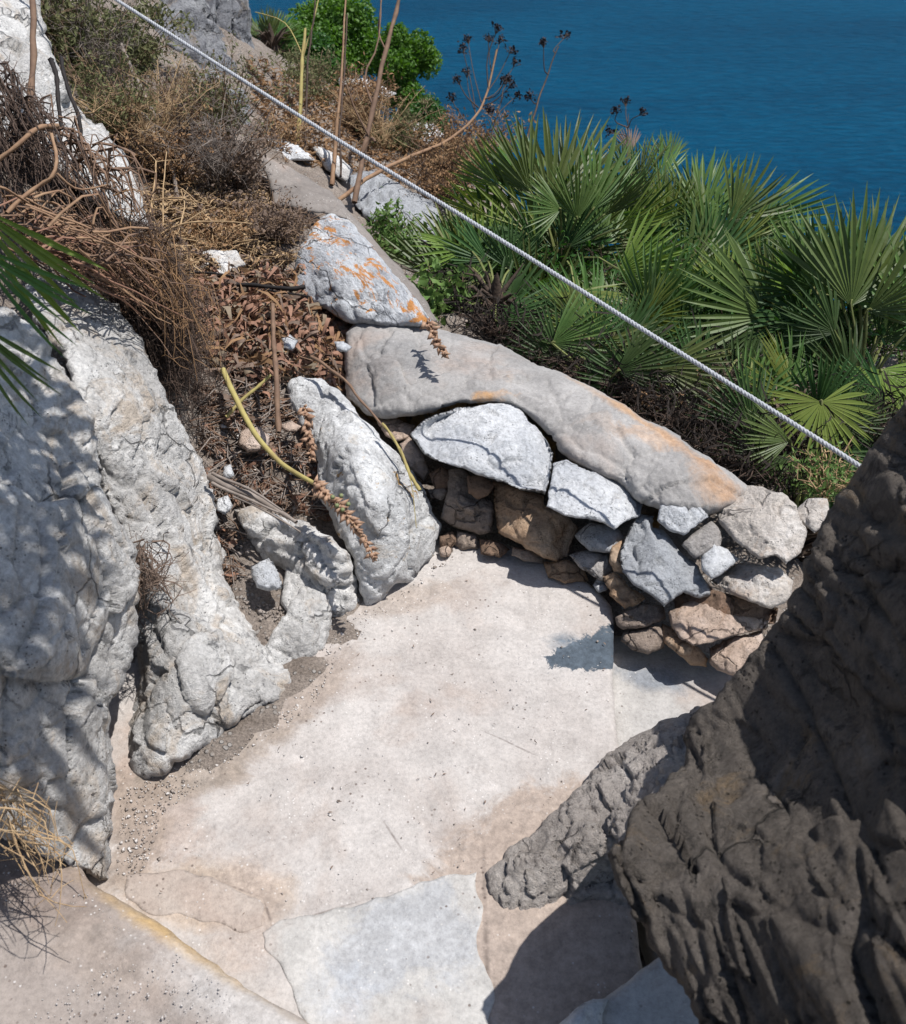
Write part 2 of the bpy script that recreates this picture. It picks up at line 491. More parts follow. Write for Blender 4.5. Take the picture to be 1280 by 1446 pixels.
def path_mat(name, a, b, patches=(), cracks=(), specks=True):
    t = NT(name); p = t.pos()
    col = t.mix(t.ramp(t.noise(p, 3.2, 6, .6, .5), [(.35, 0), (.65, 1)]), a, b)
    col = t.mix(t.ramp(t.noise(p, 6, 5, .65, .7), [(.55, 0), (.7, .55)]), col, tuple(x * 1.16 for x in b))
    col = t.mix(t.ramp(t.noise(p, 2.3, 5, .6, .3), [(.52, 0), (.66, .7)]), col, (.30, .235, .195))
    for (pt, rad, ns, amp, c, al, sx, sy, ang) in patches:
        m = mask_at(t, p, pt, rad, ns, amp * (1 if al >= .95 else 2.6), .005 if al >= .95 else .035, sx, sy, ang)
        cc = t.mix(t.ramp(t.noise(p, 40, 5, .7), [(.35, 0), (.65, 1)]), c, tuple(x * 1.5 for x in c))
        col = t.mix(t.math('MULTIPLY', m, al), col, cc)
    col = t.mix(1, col, t.ramp(t.noise(p, 13, 12, .76, .3), [(.3, .8), (.5, 1), (.7, 1.14)]), 'MULTIPLY')
    crm = None
    for (q0, q1, wd) in cracks:
        c_ = (np.array(q0) + np.array(q1)) / 2; dl = np.array(q1) - np.array(q0); ln_ = np.linalg.norm(dl) / 2
        m = mask_at(t, p, tuple(c_), wd, 60, wd * 1.6, wd * .5, ln_ / wd, 1, math.atan2(dl[1], dl[0]))
        m = t.math('MULTIPLY', m, t.ramp(t.noise(p, 35, 4), [(.36, .15), (.5, 1)]))
        crm = m if crm is None else t.math('MAXIMUM', crm, m)
    if crm is not None: col = t.mix(t.math('MULTIPLY', crm, .75), col, (.09, .07, .06))
    col = t.mix(1, col, t.ramp(t.noise(p, 95, 8, .75), [(.25, .7), (.5, 1), (.75, 1.2)]), 'MULTIPLY')
    v = t.n('ShaderNodeTexVoronoi'); v.inputs['Scale'].default_value = 48; t.l(p, v.inputs['Vector'])
    spk = t.math('MULTIPLY', t.ramp(v.outputs['Distance'], [(.10, 1), (.17, 0)]), t.ramp(t.noise(p, 7, 3), [(.52, 0), (.62, .85 if specks else 0)]))
    col = t.mix(spk, col, (.12, .09, .075))
    v2 = t.n('ShaderNodeTexVoronoi'); v2.inputs['Scale'].default_value = 70; t.l(p, v2.inputs['Vector'])
    sp2 = t.math('MULTIPLY', t.ramp(v2.outputs['Distance'], [(.10, 1), (.2, 0)]), t.ramp(t.noise(p, 10, 3), [(.5, 0), (.6, .7 if specks else .3)]))
    col = t.mix(sp2, col, (.6, .57, .54))
    h = t.math('ADD', t.noise(p, 26, 8, .65), t.math('MULTIPLY', t.noise(p, 220, 4, .7), .3))
    h = t.math('ADD', t.math('SUBTRACT', h, t.math('MULTIPLY', spk, .3)), t.math('MULTIPLY', sp2, .2))
    return t.done(t.principled(col, .92, t.bump(h, .55, .012), .15))


c1 = g(832, 922); c2 = g(862, 905); c3 = g(797, 905)
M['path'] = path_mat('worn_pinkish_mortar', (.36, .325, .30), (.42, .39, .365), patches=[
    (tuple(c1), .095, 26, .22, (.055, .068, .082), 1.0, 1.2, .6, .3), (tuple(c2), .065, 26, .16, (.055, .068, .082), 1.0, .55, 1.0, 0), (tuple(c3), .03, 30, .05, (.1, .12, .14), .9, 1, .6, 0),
    (tuple(g(285, 1262)), .16, 9, .09, (.30, .235, .18), .75, 1.2, .45, -.1),
    (tuple(g(215, 1130)), .16, 9, .12, (.25, .19, .155), .6, .6, 1.2, .4),
    (tuple(g(430, 985)), .12, 8, .16, (.22, .18, .15), .8, .45, 1.7, -.55), (tuple(g(280, 1085)), .12, 8, .16, (.2, .165, .135), .8, 1.7, .5, .6), (tuple(g(190, 1180)), .11, 9, .16, (.2, .16, .13), .8, .6, 1.4, .3),
    (tuple(g(570, 845)), .10, 9, .14, (.24, .20, .17), .7, 1.6, .5, .4), (tuple(g(790, 1290)), .3, 7, .2, (.24, .19, .155), .85, 1, 1, 0), (tuple(g(350, 1280)), .07, 10, .1, (.27, .22, .185), .7, 1, 1.4, 0)],
    cracks=[(g(180, 1232), g(300, 1242), .0025), (g(300, 1242), g(372, 1268), .003), (g(372, 1268), g(385, 1310), .003), (g(380, 1312), g(500, 1275), .0025), (g(684, 1232), g(690, 1440), .004), (g(545, 1165), g(565, 1195), .002), (g(380, 1315), g(450, 1440), .003), (g(700, 1040), g(742, 1060), .0015)])
M['slab'] = path_mat('worn_white_slab', (.34, .325, .305), (.43, .41, .385), patches=[
    (tuple(g(600, 1320, .012)), .14, 9, .22, (.245, .252, .265), .6, 1.2, .7, .1), (tuple(g(480, 1400, .04)), .06, 14, .1, (.28, .3, .33), .5, 1, 1, 0)])
M['patch'] = path_mat('brownish_mortar_patch', (.30, .25, .215), (.36, .31, .27))
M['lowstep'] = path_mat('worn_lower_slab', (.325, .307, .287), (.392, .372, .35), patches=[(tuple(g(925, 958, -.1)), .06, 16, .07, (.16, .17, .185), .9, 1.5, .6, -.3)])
_a, _b = P(880, 575, DZ(880, 575, .31)), P(1040, 680, DZ(1040, 680, .31))
ca = math.atan2(_b[1] - _a[1], _b[0] - _a[0])
M['mortar'] = path_mat('coping_mortar', (.225, .215, .205), (.315, .30, .285), specks=False, patches=[
    (tuple(P(1035, 685, DZ(1035, 685, .31))), .07, 12, .07, (.27, .165, .095), .8, 1.6, .8, ca), (tuple(P(985, 640, DZ(985, 640, .31))), .05, 12, .06, (.28, .17, .1), .8, 5, .5, ca), (tuple(P(880, 575, DZ(880, 575, .31))), .03, 12, .05, (.3, .19, .11), .7, 5, .5, ca), (tuple(P(690, 540, DZ(690, 540, .36))), .05, 16, .09, (.33, .18, .07), .9, 1.3, .4, 0),
    (tuple(P(720, 515, DZ(720, 515, .36))), .02, 16, .04, (.36, .2, .08), .8, .5, 1.4, 0), (tuple(P(900, 590, DZ(900, 590, .36))), .08, 10, .2, (.32, .22, .15), .6, 1.8, .5, -.5), (tuple(P(560, 500, DZ(560, 500, .33))), .1, 10, .2, (.17, .165, .16), .7, 1.4, .7, 0), (tuple(P(800, 580, DZ(800, 580, .33))), .1, 10, .2, (.2, .19, .18), .7, 1.4, .6, -.4)], cracks=[(P(712, 490, DZ(712, 490, .33)), P(722, 560, DZ(722, 560, .33)), .003), (P(520, 545, DZ(520, 545, .33)), P(610, 540, DZ(610, 540, .33)), .003)])
M['mortar_strip'] = path_mat('weathered_mortar_strip', (.17, .15, .135), (.225, .2, .18))
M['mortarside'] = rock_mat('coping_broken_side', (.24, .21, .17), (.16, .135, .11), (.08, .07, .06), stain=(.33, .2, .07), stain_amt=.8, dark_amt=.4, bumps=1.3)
ya, yb = g(165, 1268, .1), g(345, 1382, .1)
yang = math.atan2(yb[1] - ya[1], yb[0] - ya[0])
M['bank'] = path_mat('dusty_step', (.23, .195, .172), (.31, .27, .24), patches=[(tuple((ya + yb) / 2), .05, 14, .05, (.34, .225, .095), .75, 4.6, .35, yang),
    (tuple((g(300, 1400, .1) + g(400, 1470, .1)) / 2), .06, 12, .06, (.36, .345, .33), .6, 3.5, .7, yang), (tuple(g(120, 1330, .1)), .08, 10, .1, (.2, .165, .14), .8, 2, .8, yang), (tuple(g(60, 1240, .1)), .1, 10, .1, (.17, .135, .115), .8, 1.5, .8, yang)])

# ------------------------------------------------------------------ terrain
TC = [P(*c) for c in [
    (430, 930, DZ(430, 930, -.04)), (380, 830, 2.75), (340, 720, 2.9), (330, 640, 3.0), (380, 560, 3.15), (380, 500, 3.28), (300, 480, 3.25), (330, 390, 3.7), (420, 330, 3.85), (250, 420, 3.3),
    (300, 260, 4.3), (200, 330, 3.5), (250, 130, 4.7), (100, 60, 4.3), (380, 190, 5.0), (0, 250, 3.0), (120, 320, 3.1), (0, 0, 4.2), (320, 30, 5.2),
    (450, 150, 6.2), (520, 200, 5.8), (600, 215, 6.0), (420, 100, 7.0), (520, 300, 4.9), (600, 340, 4.6), (640, 400, 4.3), (470, 250, 4.8), (680, 230, 6.0)]]
TC += [np.array(q) for q in [(-.8, 1.4, -.25), (0, 1.3, -.25), (.4, 1.8, -.25), (1., 1.5, -.3), (0, 2.2, -.2), (.5, 2.3, -.15), (-.3, 2.4, .02), (-1.2, 1.6, .1), (-1.8, 1.4, .6), (-2.4, 2.5, 1.3), (-2.5, 1, 1.0), (-3, 4.5, 1.9), (-3, 6, 1.6),
    (0.2, 3.7, .05), (.8, 3.0, -.1), (.9, 3.6, -.12), (1.5, 2.6, -.2), (1.8, 3.4, -.2), (1.3, 4.3, -.25), (2.0, 4.2, -.2), (.6, 4.6, -.15), (2.8, 2, -.4), (3., 4, -.5), (2.5, 6, -2.6), (1, 6, -1.3), (1.6, 5.3, -1.0), (.3, 6.8, -1.0), (-.6, 7.5, -.3), (0, 9, -3.2), (2, 9, -5), (-2, 9, -1.5), (-3.5, 9, .3), (4, 9, -7), (-1.0, 8, -.6),
    (1.2, .6, -.3), (0, .2, -.3), (-1.5, .3, .1), (3, 0, -1)]]
TC += [g(a, b_, .025) for a, b_ in [(445, 925), (430, 955), (350, 1018), (290, 1058), (205, 1112), (172, 1150), (165, 1225), (530, 860), (600, 815)]]
TC += [g(a, b_, -.035) for a, b_ in [(490, 945), (455, 1000), (385, 1055), (320, 1105), (245, 1165), (215, 1240), (580, 870), (640, 830)]]
TC = np.array(TC)
_tz = rbf(np.column_stack([TC[:, :2] * 100, TC[:, 2]]))


def terr(x, y):
    q = np.column_stack([np.ravel(x), np.ravel(y)])
    z = _tz(q * 100)
    p3 = np.column_stack([q, np.zeros(len(q))])
    return z + .05 * fbm(p3 * 3, 3) + .02 * fbm(p3 * 11 + 5, 4)


def hit(px, py, d0=1.6, d1=14):
    """where the view through a pixel meets the hillside"""
    px = np.atleast_1d(np.asarray(px, float)); py = np.atleast_1d(np.asarray(py, float))
    ds = np.linspace(d0, d1, 160); res = np.full(len(px), np.nan)
    for a in ds:
        q = P(px, py, np.full(len(px), a))
        m = np.isnan(res) & (q[:, 2] < terr(q[:, 0], q[:, 1]))
        res[m] = a
    ok = ~np.isnan(res); res[~ok] = d1
    q = P(px, py, res); q[:, 2] = np.maximum(q[:, 2], terr(q[:, 0], q[:, 1]))
    return q, ok


xs = np.concatenate([np.linspace(-5, -2.2, 40)[:-1], np.linspace(-2.2, 1.9, 210), np.linspace(1.9, 6, 50)[1:]])
ys = np.concatenate([np.linspace(-.6, 1.5, 30)[:-1], np.linspace(1.5, 5.2, 200), np.linspace(5.2, 9.5, 90)[1:], np.linspace(9.5, 60, 30)[1:]])
X, Y = np.meshgrid(xs, ys)
Yc = np.minimum(Y, 9.5)
ZZ = terr(X, Yc).reshape(X.shape)
ZZ = ZZ - np.maximum(Y - 9.5, 0) * 1.9
nx, ny = len(xs), len(ys)
idx = (np.arange(ny - 1)[:, None] * nx + np.arange(nx - 1)[None]).ravel()
quads = np.stack([idx, idx + 1, idx + nx + 1, idx + nx], 1)
tag(make_obj('hillside', np.column_stack([X.ravel(), Y.ravel(), ZZ.ravel()]), quads, M['soil'], origin=np.zeros(3)), None, None, kind='structure')

# ------------------------------------------------------------------ sea
t = NT('deep_blue_sea'); p = t.pos()
mp = t.n('ShaderNodeMapping'); mp.inputs['Scale'].default_value = (.09, .24, .1); mp.inputs['Rotation'].default_value = (0, 0, R(-8)); t.l(p, mp.inputs['Vector'])
n1 = t.noise(mp.outputs[0], 1.0, 8, .62, .4)
mp2 = t.n('ShaderNodeMapping'); mp2.inputs['Scale'].default_value = (.004, .012, .1); t.l(p, mp2.inputs['Vector'])
n2 = t.math('ADD', t.math('MULTIPLY', t.noise(mp2.outputs[0], 1.0, 4, .55, .5), .4), t.math('MULTIPLY', n1, .6))
col = t.mix(t.ramp(n2, [(.36, 0), (.64, 1)]), (.0001, .032, .072), (.0001, .060, .122))
pr = t.principled(col, .5, t.bump(n1, 1.0, 5.0), .025)
M['sea'] = t.done(pr)
sea_z = -150.0
make_sea = make_obj('sea', [(-9000, -200, sea_z), (9000, -200, sea_z), (9000, 16000, sea_z), (-9000, 16000, sea_z)], [(0, 1, 2, 3)], M['sea'], origin=np.zeros(3), smooth=False)
tag(make_sea, None, None, kind='structure')

# ------------------------------------------------------------------ path, steps
def sheet(name, poly_xy, z, mat, thick=.12, res=.012, und=.006, jag=.006, seed=0, tilt=(0, 0), edge=.012, useed=None):
    """a worn slab: irregular edge, slightly rounded, undulating top, vertical sides"""
    sca = 1000.0
    ol = resample(np.array(poly_xy) * sca, res * sca, jag * sca, seed, 130.0)
    lo, hi = ol.min(0), ol.max(0)
    gx, gy = np.meshgrid(np.arange(lo[0], hi[0], res * sca), np.arange(lo[1], hi[1], res * sca))
    q = np.stack([gx.ravel(), gy.ravel()], 1) + RNG.uniform(-.15, .15, (gx.size, 2)) * res * sca
    q = q[inpoly(q, ol)]; q = q[polydist(q, ol) > res * sca * .5]
    allp = np.concatenate([ol, q]); n0 = len(ol)
    vs, es, fs_, *_ = delaunay_2d_cdt([Vector(a) for a in allp], [(i, (i + 1) % n0) for i in range(n0)], [], 1, 1e-4)
    v2 = np.array([(v.x, v.y) for v in vs])
    tri = np.array([(f[0], f[k], f[k + 1]) for f in fs_ for k in range(1, len(f) - 1)])
    a, b, c = v2[tri[:, 0]], v2[tri[:, 1]], v2[tri[:, 2]]
    cr = (b[:, 0] - a[:, 0]) * (c[:, 1] - a[:, 1]) - (b[:, 1] - a[:, 1]) * (c[:, 0] - a[:, 0])
    tri[cr < 0] = tri[cr < 0][:, ::-1]
    dist = polydist(v2, ol) / sca
    xy = v2 / sca
    p3 = np.column_stack([xy, np.full(len(xy), (seed if useed is None else useed) * 1.7)])
    top = z + und * (fbm(p3 * 3.5, 4) * 1.6) + .0022 * fbm(p3 * 28, 3) - .6 * edge * (1 - np.clip(dist / edge, 0, 1)) ** 2
    top = top + tilt[0] * xy[:, 0] + tilt[1] * xy[:, 1]
    V = np.column_stack([xy, top])
    rimi = [i for i in range(len(v2)) if dist[i] < res * .2]
    # boundary edges
    from collections import Counter
    ec = Counter(); dr = {}
    for f in tri:
        for k in range(3):
            e = (int(f[k]), int(f[(k + 1) % 3])); ec[tuple(sorted(e))] += 1; dr[tuple(sorted(e))] = e
    be = [dr[e] for e, n in ec.items() if n == 1]
    vid = {}; low = []
    for e in be:
        for i in e:
            if i not in vid:
                vid[i] = len(V) + len(low); low.append((V[i, 0], V[i, 1], V[i, 2] - thick))
    faces = [tuple(map(int, f)) for f in tri] + [(b_, a_, vid[a_], vid[b_]) for a_, b_ in be]
    o = make_obj(name, np.concatenate([V, np.array(low)]), faces, mat, smooth=True)
    return tag(o, None, None, kind='structure')


def G(px, py, z=0):
    q = g(px, py, z); return (q[0], q[1])


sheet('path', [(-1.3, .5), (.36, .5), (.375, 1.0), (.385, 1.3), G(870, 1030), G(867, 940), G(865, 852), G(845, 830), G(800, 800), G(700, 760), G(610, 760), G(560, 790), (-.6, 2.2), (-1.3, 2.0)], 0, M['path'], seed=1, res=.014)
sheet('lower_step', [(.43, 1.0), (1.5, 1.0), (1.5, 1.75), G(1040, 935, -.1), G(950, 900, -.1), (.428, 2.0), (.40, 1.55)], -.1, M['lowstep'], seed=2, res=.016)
sheet('paving_slab', [G(372, 1318), G(420, 1298), G(500, 1280), G(560, 1262), G(625, 1240), G(674, 1231), G(683, 1300), G(684, 1380), G(690, 1530), G(560, 1560), G(480, 1500), G(440, 1445), G(405, 1390)], .0022, M['slab'], seed=3, useed=1, res=.006, thick=.06, jag=.022, und=.006, edge=.001)
sheet('mortar_patch', [G(178, 1236), G(240, 1234), G(300, 1240), G(352, 1256), G(380, 1276), G(372, 1308), G(330, 1312), G(270, 1300), G(210, 1290), G(180, 1268)], .0018, M['patch'], seed=6, useed=1, res=.006, thick=.05, jag=.02, und=.006, edge=.001)
sheet('dusty_bank', [G(-200, 1130, .12), G(-60, 1150, .12), G(60, 1185, .11), G(150, 1252, .1), G(230, 1300, .1), G(330, 1370, .1), G(450, 1455, .1), G(560, 1560, .1), G(200, 1800, .1), G(-300, 1700, .12), ], .1, M['bank'], seed=4, res=.01, thick=.2, jag=.012, und=.02, edge=.035)
sheet('shaded_slab', [G(785, 1455, .07), G(800, 1432, .07), G(850, 1402, .07), G(930, 1352, .07), G(1000, 1330, .07), G(1150, 1420, .07), G(1150, 1600, .07), G(760, 1600, .07)], .07, M['slab'], seed=5, res=.01, thick=.12, jag=.01, und=.012)

# ------------------------------------------------------------------ boulders
def boulder(label, name='boulder', cat='boulder', group=None, **kw):
    return tag(rock(name, **kw), label, cat, group)


boulder('big near boulder at the left edge, banded by the shadow of palm leaves', outline=[(-160, 400), (0, 432), (50, 462), (85, 515), (125, 570), (140, 640), (150, 700), (180, 745), (200, 800), (194, 880), (180, 940), (163, 985), (158, 1040), (163, 1100), (160, 1180), (158, 1250), (120, 1240), (80, 1215), (30, 1190), (-160, 1150)],
        ctrl=[(-120, 430, 1.85), (0, 445, 2.0), (85, 520, 2.12), (140, 640, 2.17), (200, 800, 2.22), (185, 940, 2.22), (160, 1050, 2.15), (158, 1240, 2.07), (60, 700, 1.93), (60, 950, 1.86), (0, 800, 1.8), (-120, 800, 1.68), (90, 1100, 1.93), (-100, 1080, 1.75), (80, 1200, 1.95), (120, 800, 2.0)],
        mat=M['lime'], thick=.45, rnd=.03, rpx=10, res=3, jag=7, seed=1, rough=.016, rs=3.5, fac=.03, fs=4.2, fac2=.5, along=((0, 450, 2.0), (160, 1050, 2.1)), stretch=1.25, crack=.012)
boulder('tall pale boulder standing between the near left boulder and the dry leaf slope', outline=[(40, 405), (95, 383), (150, 418), (190, 458), (215, 520), (250, 590), (285, 650), (300, 700), (305, 760), (320, 820), (345, 870), (385, 915), (428, 950), (405, 982), (350, 1012), (300, 1045), (240, 1082), (205, 1102), (150, 1098), (136, 1040), (146, 960), (166, 900), (182, 850), (170, 760), (140, 690), (120, 600), (90, 500), (50, 450)],
        ctrl=[(95, 385, 2.75), (190, 460, 2.78), (285, 650, 2.78), (315, 800, 2.72), (385, 915, 2.6), Z(425, 955, .0), Z(300, 1050, .0), Z(205, 1102, .0), (100, 500, 2.42), (150, 690, 2.42), (188, 850, 2.5), (240, 750, 2.5), (250, 900, 2.38), (330, 950, 2.42), (170, 900, 2.75), (150, 970, 2.78), (138, 1040, 2.65), (216, 900, 2.42), (206, 980, 2.38), (200, 1050, 2.28), (200, 600, 2.52), (260, 1010, 2.3)],
        mat=M['lime'], thick=.4, rnd=.03, rpx=10, res=3, jag=7, seed=2, rough=.016, rs=4, fac=.03, fs=4.8, fac2=.55, along=((120, 420, 2.6), (300, 900, 2.5)), stretch=1.3, crack=.008)
boulder('pale boulder with small ochre lichen spots beside the dry stone wall', outline=[(404, 545), (425, 531), (455, 533), (485, 558), (510, 588), (540, 612), (560, 640), (582, 665), (605, 700), (620, 745), (616, 785), (600, 803), (590, 822), (560, 828), (540, 842), (518, 862), (508, 830), (495, 780), (470, 745), (452, 700), (448, 650), (425, 605), (405, 570)],
        ctrl=[(440, 535, 3.12), (500, 575, 3.02), (560, 640, 2.95), (612, 725, 2.9), Z(618, 785, .0), Z(590, 822, .0), Z(520, 860, .0), Z(500, 650, .33), Z(540, 710, .30), Z(575, 760, .16), (480, 740, 2.78), (450, 660, 2.95), Z(530, 800, .13)],
        mat=M['limeL'], thick=.35, rnd=.03, rpx=13, res=3, jag=5, seed=3, rough=.014, rs=5, fac=.022, fs=6, fac2=.5, along=((450, 560, 3.0), (560, 800, 2.75)), stretch=1.8)
boulder('low broken rock ledge in front of the lichen-spotted boulder', outline=[(332, 720), (360, 714), (395, 733), (432, 738), (470, 757), (492, 785), (505, 828), (518, 860), (490, 872), (468, 885), (440, 903), (425, 885), (448, 852), (430, 822), (400, 805), (370, 790), (348, 762)],
        ctrl=[Z(340, 722, .17), Z(430, 745, .2), Z(470, 770, .2), Z(500, 840, .03), Z(440, 898, .0), Z(400, 790, .1), Z(460, 830, .1), Z(515, 860, .0), Z(360, 770, .1)],
        mat=M['lime'], thick=.18, rnd=.04, rpx=18, res=3.5, seed=4, rough=.03, rs=8, fac=.026, fs=9, strata=.01)
boulder('small rugged rock knob at the left edge of the path below the ledge', name='rock', cat='rock', outline=[(425, 830), (465, 846), (472, 885), (455, 930), (425, 958), (385, 950), (372, 915), (395, 878)],
        ctrl=[Z(445, 845, .08), Z(455, 890, .03), Z(430, 935, .0), Z(395, 930, .01), Z(410, 880, .07), Z(430, 890, .07)], mat=M['lime'], thick=.12, rnd=.02, rpx=14, res=3, jag=5, seed=5, rough=.02, rs=10, fac=.02, fs=9)
boulder('slanting grey rock splashed with orange lichen above the coping', outline=[(412, 392), (425, 345), (445, 315), (466, 300), (492, 310), (522, 345), (557, 387), (592, 427), (616, 462), (560, 462), (500, 458), (470, 443), (440, 428), (414, 412)],
        ctrl=[(466, 302, 3.95), (414, 400, 3.62), Z(612, 460, .34), Z(500, 455, .33), Z(530, 390, .44), Z(560, 400, .42), Z(470, 370, .44), Z(440, 420, .34)], mat=M['limeO'], thick=.3, rnd=.04, rpx=18, res=3.5, seed=6, rough=.02, rs=7, fac=.010, fs=9)
tag(rock('coping', [(372, 222), (400, 230), (440, 253), (482, 283), (512, 320), (552, 365), (592, 410), (620, 455), (606, 455), (575, 418), (540, 378), (510, 340), (488, 312), (465, 302), (430, 297), (385, 290), (376, 250)],
         [(376, 225, 4.35), (440, 255, 4.3), (512, 320, 4.0), (592, 410, 3.6), (620, 455, 3.42), (606, 450, 3.4), (540, 375, 3.65), (488, 312, 3.92), (385, 285, 4.1), (430, 275, 4.1)], M['mortar_strip'], thick=.2, rnd=.03, rpx=10, res=3, seed=7, rough=.012, rs=5, fac=0, fine=.002),
    'narrow smooth mortar strip running up beside the orange-lichened rock', 'coping')
tag(rock('coping', [(488, 470), (500, 452), (560, 450), (612, 462), (660, 475), (705, 486), (760, 513), (830, 543), (900, 583), (960, 618), (1010, 652), (1062, 690), (1040, 715), (1000, 728), (940, 722), (905, 712), (880, 690), (835, 668), (795, 640), (770, 610), (735, 578), (690, 568), (640, 572), (600, 585), (560, 592), (520, 585), (490, 562)],
         [Z(500, 455, 0.320), Z(610, 462, 0.310), Z(705, 486, 0.310), Z(830, 543, 0.310), Z(960, 618, 0.290), Z(1068, 690, 0.250), Z(1000, 735, 0.230), Z(890, 690, 0.250), Z(780, 615, 0.280), Z(690, 568, 0.310), Z(600, 580, 0.280), Z(500, 565, 0.230), Z(560, 520, 0.330), Z(700, 530, 0.330), Z(850, 600, 0.330), Z(960, 665, 0.320)],
         M['mortar'], thick=.42, rnd=.05, rpx=16, res=3, jag=2.5, seed=8, rough=.012, rs=4, fac=.014, fs=6, fine=.003, crack=.008),
    'long smooth mortar coping capping the parapet behind the stacked stones', 'coping')
# undercut broken lip below the coping
tag(rock('rock_ledge', [(492, 560), (540, 575), (590, 562), (640, 556), (700, 562), (745, 572), (790, 615), (850, 655), (905, 690), (935, 715), (930, 745), (890, 735), (840, 700), (790, 690), (730, 640), (640, 620), (590, 625), (530, 600), (500, 580)],
         [Z(492, 562, 0.180), Z(590, 570, 0.230), Z(700, 566, 0.250), Z(790, 620, 0.210), Z(905, 695, 0.180), Z(930, 740, 0.060), Z(840, 700, 0.060), Z(730, 640, 0.060), Z(590, 620, 0.060), Z(500, 580, 0.120)],
         M['mortarside'], thick=.3, rnd=.02, rpx=8, res=3.5, seed=9, rough=.035, rs=9, fac=.02, fs=13), 'shadowed broken ochre ledge under the front lip of the coping', 'rock ledge')

boulder('grey weathered crag at the top left above the rope', outline=[(180, -60), (330, -60), (338, 20), (330, 80), (345, 130), (372, 188), (350, 200), (325, 155), (295, 140), (250, 110), (215, 60)],
        ctrl=[(190, -50, 5.0), (330, -50, 5.3), (340, 60, 5.2), (365, 185, 4.9), (300, 140, 4.8), (230, 70, 4.8), (270, 20, 4.9)], mat=M['far'], thick=.6, rnd=.1, rpx=30, res=4, seed=10, rough=.08, rs=3, fac=.06, fs=4)
boulder('upright grey rock pillar beside the crag, in front of the sea', outline=[(322, -60), (345, -40), (353, 20), (358, 60), (364, 90), (345, 98), (332, 80), (325, 30)],
        ctrl=[(335, -50, 5.4), (350, 20, 5.4), (360, 88, 5.3), (335, 75, 5.25), (340, 20, 5.2)], mat=M['far'], thick=.35, rnd=.07, rpx=16, res=3, seed=11, rough=.05, rs=4, fac=.04, fs=6)
boulder('bright white rock rib slanting down through dead brushwood at the upper left', outline=[(-80, -60), (45, -60), (62, 30), (78, 90), (112, 152), (150, 188), (180, 222), (197, 268), (212, 320), (190, 318), (150, 300), (105, 262), (60, 230), (0, 200), (-80, 180)],
        ctrl=[(-80, -50, 3.5), (45, -50, 3.7), (112, 150, 3.5), (180, 225, 3.35), (210, 315, 3.15), (150, 290, 3.05), (60, 220, 3.05), (-60, 170, 2.9), (60, 100, 3.3), (130, 220, 3.2)], mat=M['lime'], thick=.5, rnd=.06, rpx=18, res=4, seed=12, rough=.05, rs=4, fac=.03, fs=5)
boulder('streaky grey rock below the bent fennel stalk behind the coping', outline=[(478, 262), (500, 245), (530, 238), (570, 262), (612, 284), (632, 330), (600, 345), (560, 345), (530, 318), (505, 295)],
        ctrl=[(480, 262, 4.95), (530, 240, 5.1), (612, 285, 4.8), (630, 330, 4.5), (560, 340, 4.4), (510, 295, 4.6), (560, 290, 4.6)], mat=M['limeG'], thick=.4, rnd=.06, rpx=20, res=3, seed=13, rough=.04, rs=5, fac=.03, fs=6, strata=.012, sdir=(.7, .2, .6))
